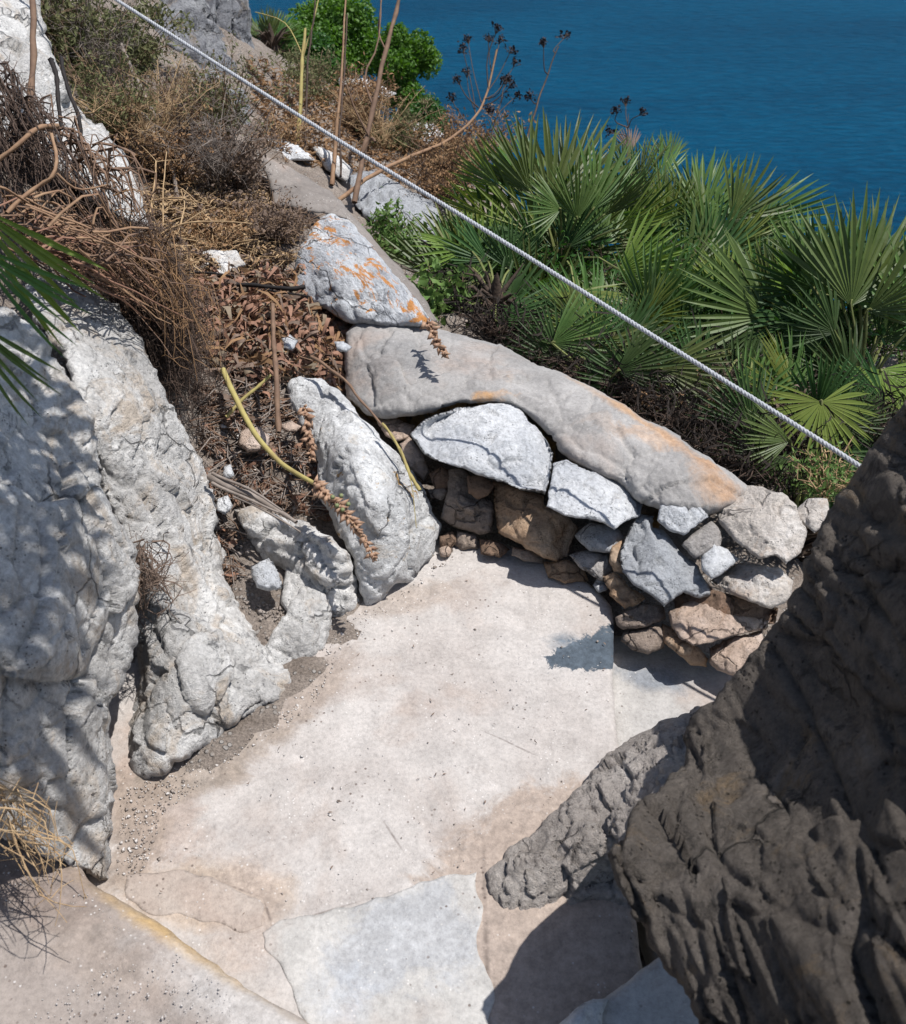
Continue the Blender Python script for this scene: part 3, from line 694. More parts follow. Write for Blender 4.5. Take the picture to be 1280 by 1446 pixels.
for ol, d, lab, mt in [
    ([(345, 88), (390, 92), (440, 112), (432, 124), (385, 118), (352, 108)], 6.6, 'pale flat rock on the far slope left of the green bushes', 'limeW'),
    ([(478, 108), (520, 112), (560, 132), (545, 142), (500, 128), (480, 120)], 6.6, 'pale rock half hidden behind the dead stems at the foot of the green bush', 'lime'),
    ([(562, 188), (580, 172), (612, 176), (628, 192), (602, 208), (570, 203)], 6.0, 'small pale rock among brown scrub just below the round green bush', 'limeW'),
    ([(343, 196), (382, 190), (422, 206), (446, 226), (402, 228), (366, 216)], 4.85, 'white rock at the foot of the crag, above the smooth mortar strip', 'limeW'),
    ([(244, 368), (262, 358), (300, 352), (335, 352), (347, 374), (322, 392), (276, 392), (250, 386)], 3.6, 'flat pale stone half buried above the red brown leaf pile', 'lime'),
    ([(440, 205), (470, 215), (500, 240), (490, 258), (460, 240)], 4.9, 'weathered pale rock between the two thin dead stems', 'lime'),
    ([(395, 475), (410, 472), (421, 481), (414, 495), (398, 494)], 3.2, 'small white stone lying in the red brown leaf pile', 'limeW'),
    ([(292, 505), (305, 498), (312, 515), (308, 532), (296, 528)], 3.15, 'pale upright stone at the left end of the leaf pile', 'lime'),
    ([(472, 482), (486, 480), (498, 490), (490, 498), (476, 495)], 3.18, 'little white stone at the right edge of the leaf pile', 'limeW'),
    ([(402, 798), (440, 808), (468, 842), (455, 868), (420, 884), (398, 850)], 2.68, 'low weathered rubble rock at the foot of the broken ledge', 'lime'),
    ([(353, 800), (378, 789), (392, 804), (399, 830), (380, 835), (362, 831)], 2.62, 'angular white stone lying on the bare soil beside the path', 'limeW'),
    ([(396, 600), (412, 594), (426, 602), (420, 610), (402, 611)], 3.0, 'small pinkish pebble under the yellow stalk', 'pink'),
    ([(316, 660), (326, 655), (332, 672), (322, 680), (314, 672)], 2.85, 'small white chip beside the tall pale boulder', 'limeW'),
    ([(308, 705), (322, 700), (330, 715), (318, 728), (306, 720)], 2.8, 'white chip lying below the grey stick bundle', 'limeW'),
    ([(340, 610), (365, 600), (385, 615), (378, 635), (350, 640), (336, 628)], 2.95, 'dusty pink stone left of the yellow stalk', 'pink'),
    ([(300, 775), (315, 772), (322, 785), (312, 795), (300, 790)], 2.75, 'grey chip on the soil at the foot of the tall pale boulder', 'lime'),
]:
    o = np.array(ol); cx, cy = o.mean(0); k = .0016 * d / 2.7
    n = 'rock' if d > 4 else 'stone'
    big = (o.max(0) - o.min(0)).max()
    tag(rock(n, ol, [(cx - 60, cy - 60, d + 60 * k), (cx + 60, cy - 60, d + 60 * k), (cx - 60, cy + 60, d - 60 * k), (cx + 60, cy + 60, d - 60 * k)], M[mt], thick=big * d / FPX * .5, rnd=.03 if big > 40 else .012, rpx=10, res=2.6, jag=1.5,
             seed=int(cx), rough=.02, rs=8, fac=.015 if big > 40 else .005, fs=9, fine=.003, planes=5 if big < 50 else 0), lab, n)

boulder('huge dark overhanging boulder filling the lower right, its near side in shade', outline=[(1330, 505), (1280, 556), (1252, 600), (1215, 652), (1182, 702), (1152, 770), (1130, 822), (1098, 872), (1055, 926), (1010, 985), (972, 1012), (962, 1050), (966, 1080), (932, 1112), (892, 1150), (872, 1182), (852, 1206), (878, 1252), (905, 1310), (935, 1362), (972, 1412), (1010, 1480), (1100, 1600), (1500, 1640), (1800, 1300), (1800, 800), (1650, 620), (1450, 500)],
        ctrl=[(1330, 510, 1.75), (1215, 655, 1.82), (1130, 822, 1.85), (1055, 926, 1.88), (962, 1050, 1.9), (870, 1190, 1.57), (855, 1206, 1.55), (905, 1310, 1.53), (1010, 1480, 1.36), (1280, 1446, 1.12), (1280, 1000, 1.42), (1100, 1200, 1.47), (1280, 700, 1.6), (1500, 1640, .9), (1800, 1000, 1.0), (1600, 640, 1.25), (1150, 1000, 1.68), (1050, 1350, 1.38)],
        mat=M['darkrock'], thick=.4, rnd=.03, rpx=12, res=4.5, jag=6, seed=14, rough=.010, rs=3, fac=.022, fs=6.5, strata=.009, sfreq=17, sdir=(.8, .1, .6), fine=.002, crack=.024, along=((1000, 950, 1.85), (1250, 1400, 1.2)), stretch=3.2, fac2=.45)
boulder('low pitted grey rock ledge along the right edge of the path, half in shade', name='rock_ledge', cat='rock ledge', outline=[(688, 1232), (718, 1195), (757, 1170), (790, 1140), (828, 1100), (858, 1065), (888, 1040), (930, 1018), (985, 998), (1040, 1020), (1010, 1100), (990, 1190), (960, 1270), (900, 1290), (840, 1270), (790, 1290), (740, 1300), (705, 1285), (690, 1262)],
        ctrl=[Z(688, 1232, .02), Z(757, 1170, .03), Z(828, 1100, .04), Z(888, 1040, .05), Z(985, 998, .12), Z(1010, 1100, .36), Z(900, 1130, .21), Z(820, 1190, .13), Z(740, 1250, .05), Z(790, 1290, -.01), Z(900, 1290, -.01), Z(705, 1285, -.01), Z(960, 1270, .02), Z(850, 1235, .05)],
        mat=M['ledge'], thick=.3, rnd=.008, rpx=8, res=3.5, seed=15, rough=.016, rs=7, fac=.024, fs=10, fine=.005, fac2=.4, crack=.015)
boulder('small white stone catching sunlight at the bottom edge of the photo', name='stone', cat='stone', outline=[(786, 1452), (806, 1430), (838, 1410), (858, 1412), (854, 1432), (850, 1470), (800, 1480)],
        ctrl=[Z(790, 1450, .1), Z(838, 1412, .1), Z(855, 1430, .1), Z(820, 1475, .1), Z(825, 1440, .13)], mat=M['limeW'], thick=.06, rnd=.015, rpx=10, res=3, seed=16, rough=.01, fac=.006, fs=12)

# ------------------------------------------------------------------ dry stone wall, every stone its own
WG = 'stones of the dry stone wall'
STONES = [
 ([(580, 612), (600, 590), (640, 578), (690, 570), (728, 566), (745, 590), (765, 610), (782, 640), (778, 672), (770, 699), (735, 691), (700, 678), (660, 664), (620, 652), (600, 641), (588, 628)], .36, .9, 'limeW', .16, 'largest stone of the wall, a broad white block capping its left end'),
 ([(781, 655), (800, 651), (830, 663), (857, 668), (895, 690), (909, 712), (905, 730), (885, 736), (868, 748), (845, 737), (800, 729), (771, 716), (775, 690)], .31, .8, 'limeW', .14, 'long flat white capstone immediately right of the largest wall stone'),
 ([(938, 685), (962, 676), (989, 673), (991, 700), (1001, 730), (985, 743), (965, 757), (945, 751), (927, 735), (933, 712)], .30, .75, 'limeW', .12, 'squarish pale grey stone with a crack across, leaning on the coping end'),
 ([(1005, 706), (1030, 690), (1062, 685), (1105, 695), (1125, 712), (1139, 750), (1130, 780), (1110, 797), (1095, 786), (1070, 789), (1040, 766), (1015, 736)], .30, .75, 'limeP', .17, 'big rounded cream stone on top of the right end of the wall'),
 ([(1123, 722), (1140, 703), (1168, 705), (1175, 735), (1150, 752), (1132, 740)], .30, .7, 'limeP', .1, 'small pale topped stone touching the dark boulder at the wall end'),
 ([(893, 735), (905, 724), (925, 727), (923, 745), (937, 750), (957, 775), (987, 800), (1001, 830), (1004, 840), (990, 844), (965, 836), (955, 843), (938, 857), (920, 841), (895, 826), (879, 808), (875, 780), (885, 757)], .19, .55, 'limeG', .14, 'large jagged blue-grey stone in the middle of the wall'),
 ([(962, 770), (985, 748), (1005, 737), (1019, 750), (1018, 772), (1000, 781), (982, 789)], .23, .6, 'greyl', .1, 'small speckled grey stone wedged between the cracked stone and the cream stone'),
 ([(989, 785), (1005, 767), (1026, 774), (1044, 790), (1027, 806), (1005, 819), (992, 806)], .21, .7, 'limeW', .09, 'little white nub of stone under the big cream stone'),
 ([(1006, 820), (1040, 796), (1070, 796), (1100, 802), (1120, 820), (1116, 846), (1090, 859), (1060, 851), (1030, 836)], .17, .8, 'limeP', .12, 'oval whitish stone at the right side of the wall beneath the cream stone'),
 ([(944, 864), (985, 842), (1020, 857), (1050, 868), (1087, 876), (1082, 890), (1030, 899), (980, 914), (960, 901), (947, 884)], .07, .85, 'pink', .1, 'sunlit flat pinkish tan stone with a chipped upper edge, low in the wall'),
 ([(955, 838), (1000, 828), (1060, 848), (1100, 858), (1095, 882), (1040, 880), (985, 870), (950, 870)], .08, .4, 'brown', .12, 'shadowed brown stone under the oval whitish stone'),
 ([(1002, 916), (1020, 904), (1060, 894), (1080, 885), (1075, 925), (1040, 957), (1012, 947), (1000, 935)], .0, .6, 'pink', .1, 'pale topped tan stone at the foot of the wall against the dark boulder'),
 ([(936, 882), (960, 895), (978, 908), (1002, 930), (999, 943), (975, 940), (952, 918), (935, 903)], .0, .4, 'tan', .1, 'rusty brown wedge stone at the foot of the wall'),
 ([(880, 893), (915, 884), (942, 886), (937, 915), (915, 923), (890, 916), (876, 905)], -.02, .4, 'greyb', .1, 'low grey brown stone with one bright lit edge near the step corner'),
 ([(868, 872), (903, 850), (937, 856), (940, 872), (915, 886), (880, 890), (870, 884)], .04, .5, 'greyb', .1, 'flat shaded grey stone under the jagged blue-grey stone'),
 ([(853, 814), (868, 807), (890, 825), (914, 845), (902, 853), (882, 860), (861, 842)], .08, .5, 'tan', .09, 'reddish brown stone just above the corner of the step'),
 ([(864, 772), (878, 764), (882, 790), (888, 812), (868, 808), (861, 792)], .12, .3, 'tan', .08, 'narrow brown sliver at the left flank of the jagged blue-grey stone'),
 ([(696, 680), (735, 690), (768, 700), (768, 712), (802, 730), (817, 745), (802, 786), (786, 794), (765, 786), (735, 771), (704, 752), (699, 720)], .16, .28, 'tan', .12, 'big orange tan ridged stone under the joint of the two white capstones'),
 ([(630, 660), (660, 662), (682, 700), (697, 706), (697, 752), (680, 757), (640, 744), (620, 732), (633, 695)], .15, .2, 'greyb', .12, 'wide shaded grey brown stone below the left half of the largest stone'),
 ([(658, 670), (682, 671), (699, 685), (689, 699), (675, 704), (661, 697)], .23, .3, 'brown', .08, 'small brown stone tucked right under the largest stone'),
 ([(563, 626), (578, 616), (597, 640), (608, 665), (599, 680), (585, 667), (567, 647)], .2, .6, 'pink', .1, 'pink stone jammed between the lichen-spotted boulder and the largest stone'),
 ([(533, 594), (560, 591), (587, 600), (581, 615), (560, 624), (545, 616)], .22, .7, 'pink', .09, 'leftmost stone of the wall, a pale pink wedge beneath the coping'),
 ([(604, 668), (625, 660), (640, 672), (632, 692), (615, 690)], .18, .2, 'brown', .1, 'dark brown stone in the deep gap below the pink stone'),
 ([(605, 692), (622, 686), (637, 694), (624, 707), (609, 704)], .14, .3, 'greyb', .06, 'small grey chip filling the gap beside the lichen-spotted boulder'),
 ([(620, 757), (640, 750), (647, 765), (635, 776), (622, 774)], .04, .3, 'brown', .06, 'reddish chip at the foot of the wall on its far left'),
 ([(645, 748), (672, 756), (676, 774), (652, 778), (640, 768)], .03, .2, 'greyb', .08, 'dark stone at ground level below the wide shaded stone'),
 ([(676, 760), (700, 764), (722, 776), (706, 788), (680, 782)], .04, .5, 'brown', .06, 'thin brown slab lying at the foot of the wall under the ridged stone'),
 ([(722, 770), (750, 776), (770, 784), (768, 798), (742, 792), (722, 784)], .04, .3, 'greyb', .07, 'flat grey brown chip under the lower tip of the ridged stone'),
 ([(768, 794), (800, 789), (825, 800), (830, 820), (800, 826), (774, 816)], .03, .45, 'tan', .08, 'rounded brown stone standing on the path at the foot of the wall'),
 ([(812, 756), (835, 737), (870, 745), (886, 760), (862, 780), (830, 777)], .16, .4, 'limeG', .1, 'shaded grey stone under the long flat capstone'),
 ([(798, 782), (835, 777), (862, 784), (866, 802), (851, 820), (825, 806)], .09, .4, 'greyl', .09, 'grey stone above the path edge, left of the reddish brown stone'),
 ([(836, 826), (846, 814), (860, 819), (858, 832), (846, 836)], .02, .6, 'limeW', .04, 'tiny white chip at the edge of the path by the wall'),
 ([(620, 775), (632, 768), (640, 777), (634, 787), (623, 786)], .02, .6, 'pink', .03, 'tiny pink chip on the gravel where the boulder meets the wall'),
]
M['limeP'] = rock_mat('limestone_cream', (.70, .655, .61), (.58, .525, .47), (.28, .24, .21), stain=(.5, .38, .29), stain_amt=.5, dark_amt=.3)
M['greyl'] = rock_mat('limestone_mid_grey', (.46, .43, .41), (.35, .325, .305), (.18, .165, .155), stain=(.3, .22, .17), stain_amt=.3, dark_amt=.35)
for i, (ol, z, k, mt, th, lab) in enumerate(STONES):
    o = np.array(ol, float); cx, cy = o.mean(0); z *= .82; dc = DZ(cx, cy, z) - .02
    gk = k * (CAMZ - z) * math.cos(PITCH) / FPX / (math.sin(PITCH) - math.cos(PITCH) * (H0 / 2 - cy) / FPX) ** 2
    sz = (o.max(0) - o.min(0)).max()
    r = np.random.default_rng(i + 50); gx = r.uniform(-.3, .3) * gk
    # stretch the outline a little so neighbours touch
    c = [(cx + a, cy + b, dc - gk * b + gx * a) for a in (-80, 80) for b in (-80, 80)]
    s = rock('wall_stone', ol, c, M[mt], thick=th, rnd=.013 if sz > 60 else .008, rpx=8 if sz > 60 else 5, res=2.6, jag=2.0, seed=i + 40, rough=.012, rs=9, fac=.010 if sz > 60 else .006, fs=12 if sz > 60 else 20, fine=.0025, planes=6 if k < .5 else 5, soft=1)
    tag(s, lab, 'stone', WG)

# ------------------------------------------------------------------ rope
rp = curve([P(x_, y_, 1 / (.4215 + (x_ - 980) * .000135)) for x_, y_ in ((20, -92), (165, 0), (430, 168), (690, 328), (930, 479), (1120, 598), (1206, 653), (1330, 735))], 420)
V, Fq = [], []
tt = np.gradient(rp, axis=0); tt /= np.linalg.norm(tt, axis=1)[:, None]
aa = np.cross(tt, [0, 0, 1.]); aa /= np.linalg.norm(aa, axis=1)[:, None]; bb = np.cross(tt, aa)
sl = np.concatenate([[0], np.cumsum(np.linalg.norm(np.diff(rp, axis=0), axis=1))])
lines = []
fine = np.linspace(0, sl[-1], 1500)
ip = np.stack([np.interp(fine, sl, rp[:, k]) for k in range(3)], 1); ia = np.stack([np.interp(fine, sl, aa[:, k]) for k in range(3)], 1); ib = np.stack([np.interp(fine, sl, bb[:, k]) for k in range(3)], 1)
for s in range(3):
    ph = fine / .03 * 2 * math.pi + s * 2 * math.pi / 3
    lines.append((ip + .0028 * (np.cos(ph)[:, None] * ia + np.sin(ph)[:, None] * ib), .0033 * (1 + .12 * perlin(ip * 60 + s))))
V, Fq = tubes(lines, 7)
t = NT('grey_white_rope'); p = t.pos()
M['rope'] = t.done(t.principled(t.mix(t.ramp(t.noise(p, 180, 3), [(.35, 0), (.65, 1)]), (.27, .275, .29), (.42, .43, .445)), .7, None, .3))
tag(make_obj('rope', V, Fq, M['rope']), 'twisted grey white handrail rope stretched diagonally across the view', 'rope')

# ------------------------------------------------------------------ fan palms
def frond_mesh(seed, n=26, spread=100, web=.44, width=.055, dead=False):
    r = np.random.default_rng(seed); V, Fc = [], []
    rows = np.array([0.02, .2, .4, .6, .8, 1.0])
    for k in range(n):
        f = (k + .5) / n * 2 - 1
        a = R(spread) * f + r.normal() * R(1.4)
        L = (1 - .12 * abs(f) ** 2) * r.uniform(.93, 1.05)
        dv = np.array([math.sin(a), math.cos(a), 0]); sv = np.array([math.cos(a), -math.sin(a), 0])
        half = R(spread) / n * .98
        droop = r.uniform(.04, .24) + (.25 * r.random() if dead else 0); lift = .10 * math.cos(f * 2.2) - .05
        b0 = len(V)
        tw = r.normal() * .25
        for q in rows:
            rad = q * L
            wid = min(rad * math.tan(half), web * math.tan(half) * 1.02)
            if q > web: wid = web * math.tan(half) * (1.0 * (1 - ((q - web) / (1 - web)) ** 2.4)) + .001
            z = lift * q - droop * q ** 2.5
            fold = wid * .55
            ca = q * tw
            svr = sv * math.cos(ca) + np.array([0, 0, 1]) * math.sin(ca)
            c = dv * rad + np.array([0, 0, z])
            V += [c - svr * wid, c + np.array([0, 0, -fold]), c + svr * wid]
        for i in range(len(rows) - 1):
            o = b0 + 3 * i
            Fc += [(o, o + 1, o + 4, o + 3), (o + 1, o + 2, o + 5, o + 4)]
    return np.array(V), np.array(Fc)


FM = {}
def frond_data(spread, matk, var, nn=None):
    sp = int(round(spread / 10.0) * 10); sp = max(20, min(140, sp))
    key = (sp, matk, var, nn)
    if key not in FM:
        v, f = frond_mesh(var * 31 + sp, n=nn or max(9, int(sp * .24) + 4), spread=sp, dead=matk == 'palmdead')
        me = bpy.data.meshes.new('frond'); me.from_pydata(v.tolist(), [], f.tolist())
        me.materials.append(M[matk]); me.polygons.foreach_set('use_smooth', np.zeros(len(me.polygons), bool)); FM[key] = me
    return FM[key]


def rotv(v, ax, a):
    return v * math.cos(a) + np.cross(ax, v) * math.sin(a) + ax * (ax @ v) * (1 - math.cos(a))


from mathutils import Matrix
def add_frond(palm, hub, axis, nrm, L, spread, matk='palm', var=0, base=None, bend=.15, nn=None):
    o = bpy.data.objects.new('frond', frond_data(spread, matk, var, nn)); COL.objects.link(o)
    y = axis / np.linalg.norm(axis); z = nrm - (nrm @ y) * y; z /= np.linalg.norm(z); x = np.cross(y, z)
    rel = hub - np.array(palm.location)
    m = Matrix(((x[0] * L, y[0] * L, z[0] * L, rel[0]), (x[1] * L, y[1] * L, z[1] * L, rel[1]), (x[2] * L, y[2] * L, z[2] * L, rel[2]), (0, 0, 0, 1)))
    o.parent = palm; o.matrix_local = m
    b = np.array(palm.location) + np.array([0, 0, .05]) if base is None else base
    mid = (b + hub) / 2 + np.array([0, 0, bend * np.linalg.norm(hub - b)])
    c = curve([b, mid, hub, hub + y * L * .05], 8)
    c = c - hub
    # stalk in the frond's own frame so it follows its blade
    Rm = np.stack([x, y, z]) / L
    v, f = tubes([(c @ Rm.T, np.linspace(.006, .0035, 8) / L)], 5)
    me = bpy.data.meshes.new('petiole'); me.from_pydata(v.tolist(), [], f.tolist()); me.materials.append(M['petiole' if matk != 'palmdead' else 'palmdead'])
    q = bpy.data.objects.new('petiole', me); COL.objects.link(q); q.parent = o
    if matk == 'palmdead': o['label'] = 'withered brown frond'
    return o


def img_axis(ang, tilt):
    a = R(ang); return math.cos(R(tilt)) * (math.cos(a) * cR + math.sin(a) * cU) - math.sin(R(tilt)) * cF


PALMS = {}
def palm(key, px, py, d, label, group='fan palms below the path', name='fan_palm'):
    b = P(px, py, d)
    if d < 5.5: b[2] = terr(b[:1], b[1:2])[0]
    t_ = thing(name, b, label, 'palm', group)
    r = np.random.default_rng(int(px)); L = [(curve([(0, 0, -.15), (.01, 0, 0), (0, .01, .1), (0, 0, .2)], 10), np.array([.05, .05, .048, .046, .042, .038, .03, .022, .012, .002]))]
    for k in range(34):      # old leaf bases and fibres round the stump
        a = r.uniform(0, 6.28); o = np.array([math.cos(a), math.sin(a), 0]); z = r.uniform(-.05, .12); l = r.uniform(.07, .16)
        L.append((np.array([o * .03 + [0, 0, z], o * (.05 + .3 * l) + [0, 0, z + .5 * l], o * (.05 + .7 * l) + [0, 0, z + l * r.uniform(.2, 1)]]), np.array([.011, .007, .002])))
    v, f = tubes(L, 6)
    make_obj('trunk', v, f, M['fibre'], t_)
    PALMS[key] = t_; return t_


palm('A', 790, 395, 4.5, 'tall bushy fan palm at the top centre, against the sea')
palm('B', 965, 400, 4.9, 'fan palm behind and right of the tallest one, with pointed upright leaves')
palm('C', 1060, 520, 4.0, 'fan palm with a wide leaf fanning to the left above the rope')
palm('D', 1225, 520, 3.7, 'large dark fan palm at the right edge of the photo')
palm('E', 700, 460, 4.0, 'low fan palm hugging the end of the orange-lichened rock')
palm('F', 850, 560, 3.55, 'low dark fan palm pressed against the back of the coping')
palm('G', 1150, 660, 3.05, 'small fan palm with bright round leaves next to the dark boulder')
palm('H', 890, 330, 5.6, 'farthest fan palm, only a tuft of leaf tips and one dead spike')

# palm, hub px,py,d, angle in view, length px, half spread, tilt, roll, material
FR = [
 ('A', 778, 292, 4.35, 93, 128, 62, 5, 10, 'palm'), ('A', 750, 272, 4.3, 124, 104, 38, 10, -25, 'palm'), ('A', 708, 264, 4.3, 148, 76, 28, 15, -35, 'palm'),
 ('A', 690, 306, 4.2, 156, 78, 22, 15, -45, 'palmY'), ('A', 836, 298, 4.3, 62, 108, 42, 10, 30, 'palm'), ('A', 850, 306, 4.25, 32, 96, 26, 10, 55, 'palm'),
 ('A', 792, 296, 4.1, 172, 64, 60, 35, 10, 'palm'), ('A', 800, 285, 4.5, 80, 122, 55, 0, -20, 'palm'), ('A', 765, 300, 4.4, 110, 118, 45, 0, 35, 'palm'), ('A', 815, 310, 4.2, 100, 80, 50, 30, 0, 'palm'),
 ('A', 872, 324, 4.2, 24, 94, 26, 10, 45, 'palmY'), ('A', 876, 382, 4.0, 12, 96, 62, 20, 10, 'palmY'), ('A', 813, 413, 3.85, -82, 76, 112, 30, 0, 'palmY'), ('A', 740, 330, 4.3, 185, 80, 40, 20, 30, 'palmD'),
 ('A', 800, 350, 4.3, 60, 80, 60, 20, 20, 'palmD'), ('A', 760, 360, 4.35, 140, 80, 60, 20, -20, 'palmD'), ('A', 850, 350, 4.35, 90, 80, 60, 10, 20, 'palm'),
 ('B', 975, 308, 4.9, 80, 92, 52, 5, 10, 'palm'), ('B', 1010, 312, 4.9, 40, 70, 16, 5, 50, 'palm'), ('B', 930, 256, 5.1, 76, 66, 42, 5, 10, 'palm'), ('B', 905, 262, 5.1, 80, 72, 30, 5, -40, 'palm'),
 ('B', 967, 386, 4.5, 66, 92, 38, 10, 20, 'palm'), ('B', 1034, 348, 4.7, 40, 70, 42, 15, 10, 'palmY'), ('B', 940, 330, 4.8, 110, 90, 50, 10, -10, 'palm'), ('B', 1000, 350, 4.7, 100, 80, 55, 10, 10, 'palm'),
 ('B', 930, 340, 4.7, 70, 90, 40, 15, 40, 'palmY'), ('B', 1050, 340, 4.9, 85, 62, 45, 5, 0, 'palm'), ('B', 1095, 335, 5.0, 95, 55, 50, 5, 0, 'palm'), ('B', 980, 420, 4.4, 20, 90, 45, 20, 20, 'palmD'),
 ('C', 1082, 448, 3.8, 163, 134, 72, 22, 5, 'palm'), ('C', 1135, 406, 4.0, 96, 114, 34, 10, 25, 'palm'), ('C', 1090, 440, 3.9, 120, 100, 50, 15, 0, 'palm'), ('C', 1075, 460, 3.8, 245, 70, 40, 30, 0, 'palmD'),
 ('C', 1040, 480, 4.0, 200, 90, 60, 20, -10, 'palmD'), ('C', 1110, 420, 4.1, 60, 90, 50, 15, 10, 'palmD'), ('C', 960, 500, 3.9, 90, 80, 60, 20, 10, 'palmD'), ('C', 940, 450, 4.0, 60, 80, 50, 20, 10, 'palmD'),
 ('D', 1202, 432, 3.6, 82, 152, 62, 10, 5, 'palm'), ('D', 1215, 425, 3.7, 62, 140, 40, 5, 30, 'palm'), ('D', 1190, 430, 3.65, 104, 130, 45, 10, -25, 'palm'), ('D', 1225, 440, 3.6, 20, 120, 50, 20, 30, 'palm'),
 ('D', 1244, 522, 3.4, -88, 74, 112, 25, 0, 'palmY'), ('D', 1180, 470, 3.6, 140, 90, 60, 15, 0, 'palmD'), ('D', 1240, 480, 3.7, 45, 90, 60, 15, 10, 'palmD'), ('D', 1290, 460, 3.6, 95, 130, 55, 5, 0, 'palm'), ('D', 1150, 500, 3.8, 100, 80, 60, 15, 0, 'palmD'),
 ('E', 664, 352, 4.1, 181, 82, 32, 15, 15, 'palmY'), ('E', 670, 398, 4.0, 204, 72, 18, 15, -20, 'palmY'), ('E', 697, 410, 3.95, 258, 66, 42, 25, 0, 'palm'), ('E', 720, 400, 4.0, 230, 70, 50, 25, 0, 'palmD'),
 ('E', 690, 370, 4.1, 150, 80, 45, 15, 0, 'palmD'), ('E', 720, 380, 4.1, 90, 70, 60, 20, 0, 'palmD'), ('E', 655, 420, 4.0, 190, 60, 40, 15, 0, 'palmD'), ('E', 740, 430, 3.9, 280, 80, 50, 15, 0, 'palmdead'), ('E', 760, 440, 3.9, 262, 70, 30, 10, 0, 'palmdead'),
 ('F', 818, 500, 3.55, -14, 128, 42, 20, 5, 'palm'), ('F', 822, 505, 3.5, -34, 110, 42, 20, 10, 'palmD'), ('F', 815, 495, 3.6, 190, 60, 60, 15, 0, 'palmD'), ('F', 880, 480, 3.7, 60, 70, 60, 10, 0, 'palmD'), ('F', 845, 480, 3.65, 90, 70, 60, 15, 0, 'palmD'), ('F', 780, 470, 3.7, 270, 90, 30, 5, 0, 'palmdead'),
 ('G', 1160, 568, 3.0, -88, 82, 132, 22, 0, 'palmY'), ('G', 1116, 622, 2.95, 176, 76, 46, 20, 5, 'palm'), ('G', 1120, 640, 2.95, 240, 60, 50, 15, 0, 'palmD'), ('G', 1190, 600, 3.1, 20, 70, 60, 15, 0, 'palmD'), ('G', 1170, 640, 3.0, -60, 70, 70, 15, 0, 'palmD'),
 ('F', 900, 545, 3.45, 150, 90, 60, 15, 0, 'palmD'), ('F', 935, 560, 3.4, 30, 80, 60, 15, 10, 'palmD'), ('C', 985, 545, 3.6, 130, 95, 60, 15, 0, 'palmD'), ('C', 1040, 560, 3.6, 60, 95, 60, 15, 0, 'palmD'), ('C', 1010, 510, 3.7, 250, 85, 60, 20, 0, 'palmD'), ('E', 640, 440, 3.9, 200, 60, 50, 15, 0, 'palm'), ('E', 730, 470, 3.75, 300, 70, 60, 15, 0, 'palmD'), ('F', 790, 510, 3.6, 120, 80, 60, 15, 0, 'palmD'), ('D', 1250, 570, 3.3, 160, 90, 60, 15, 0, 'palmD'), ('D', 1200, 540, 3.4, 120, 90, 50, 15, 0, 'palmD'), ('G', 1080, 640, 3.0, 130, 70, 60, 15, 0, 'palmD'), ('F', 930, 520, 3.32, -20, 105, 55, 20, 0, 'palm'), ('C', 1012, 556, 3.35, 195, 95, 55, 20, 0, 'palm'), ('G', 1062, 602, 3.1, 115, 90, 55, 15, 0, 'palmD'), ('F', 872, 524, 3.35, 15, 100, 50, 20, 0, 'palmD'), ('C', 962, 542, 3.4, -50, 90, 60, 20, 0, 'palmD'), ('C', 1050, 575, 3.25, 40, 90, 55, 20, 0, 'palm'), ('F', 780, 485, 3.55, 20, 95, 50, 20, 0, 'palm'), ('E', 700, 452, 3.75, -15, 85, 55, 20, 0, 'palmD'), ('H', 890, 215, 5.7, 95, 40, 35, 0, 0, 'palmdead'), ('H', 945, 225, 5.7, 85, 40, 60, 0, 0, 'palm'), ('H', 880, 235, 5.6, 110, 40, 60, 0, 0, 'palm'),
]
rr = np.random.default_rng(5)
for i, (k, px, py, d, ang, L, sp, tl, roll, mk) in enumerate(FR):
    ax = img_axis(ang, tl); n0 = -cF - (-cF @ ax) * ax; n0 /= np.linalg.norm(n0)
    n1 = rotv(n0, ax, R(roll))
    add_frond(PALMS[k], P(px, py, d), ax, n1, 1.08 * L * d / FPX, sp, mk, i % 3)
# inner, deeper leaves of each palm
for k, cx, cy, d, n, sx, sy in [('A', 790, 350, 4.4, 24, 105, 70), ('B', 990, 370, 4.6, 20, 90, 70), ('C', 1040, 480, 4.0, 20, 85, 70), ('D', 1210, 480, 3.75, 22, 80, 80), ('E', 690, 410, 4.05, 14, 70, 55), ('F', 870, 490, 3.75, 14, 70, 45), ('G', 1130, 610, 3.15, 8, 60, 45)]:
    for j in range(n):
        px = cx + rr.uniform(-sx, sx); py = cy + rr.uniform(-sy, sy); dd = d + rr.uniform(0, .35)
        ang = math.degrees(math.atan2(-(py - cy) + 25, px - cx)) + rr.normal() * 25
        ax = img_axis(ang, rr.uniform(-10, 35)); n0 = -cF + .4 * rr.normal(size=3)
        add_frond(PALMS[k], P(px, py, dd), ax, n0, rr.uniform(75, 120) * dd / FPX, rr.choice([40, 60, 80, 100]), ('palmD', 'palm', 'palmD', 'palm', 'palmY')[j % 5], j % 3)

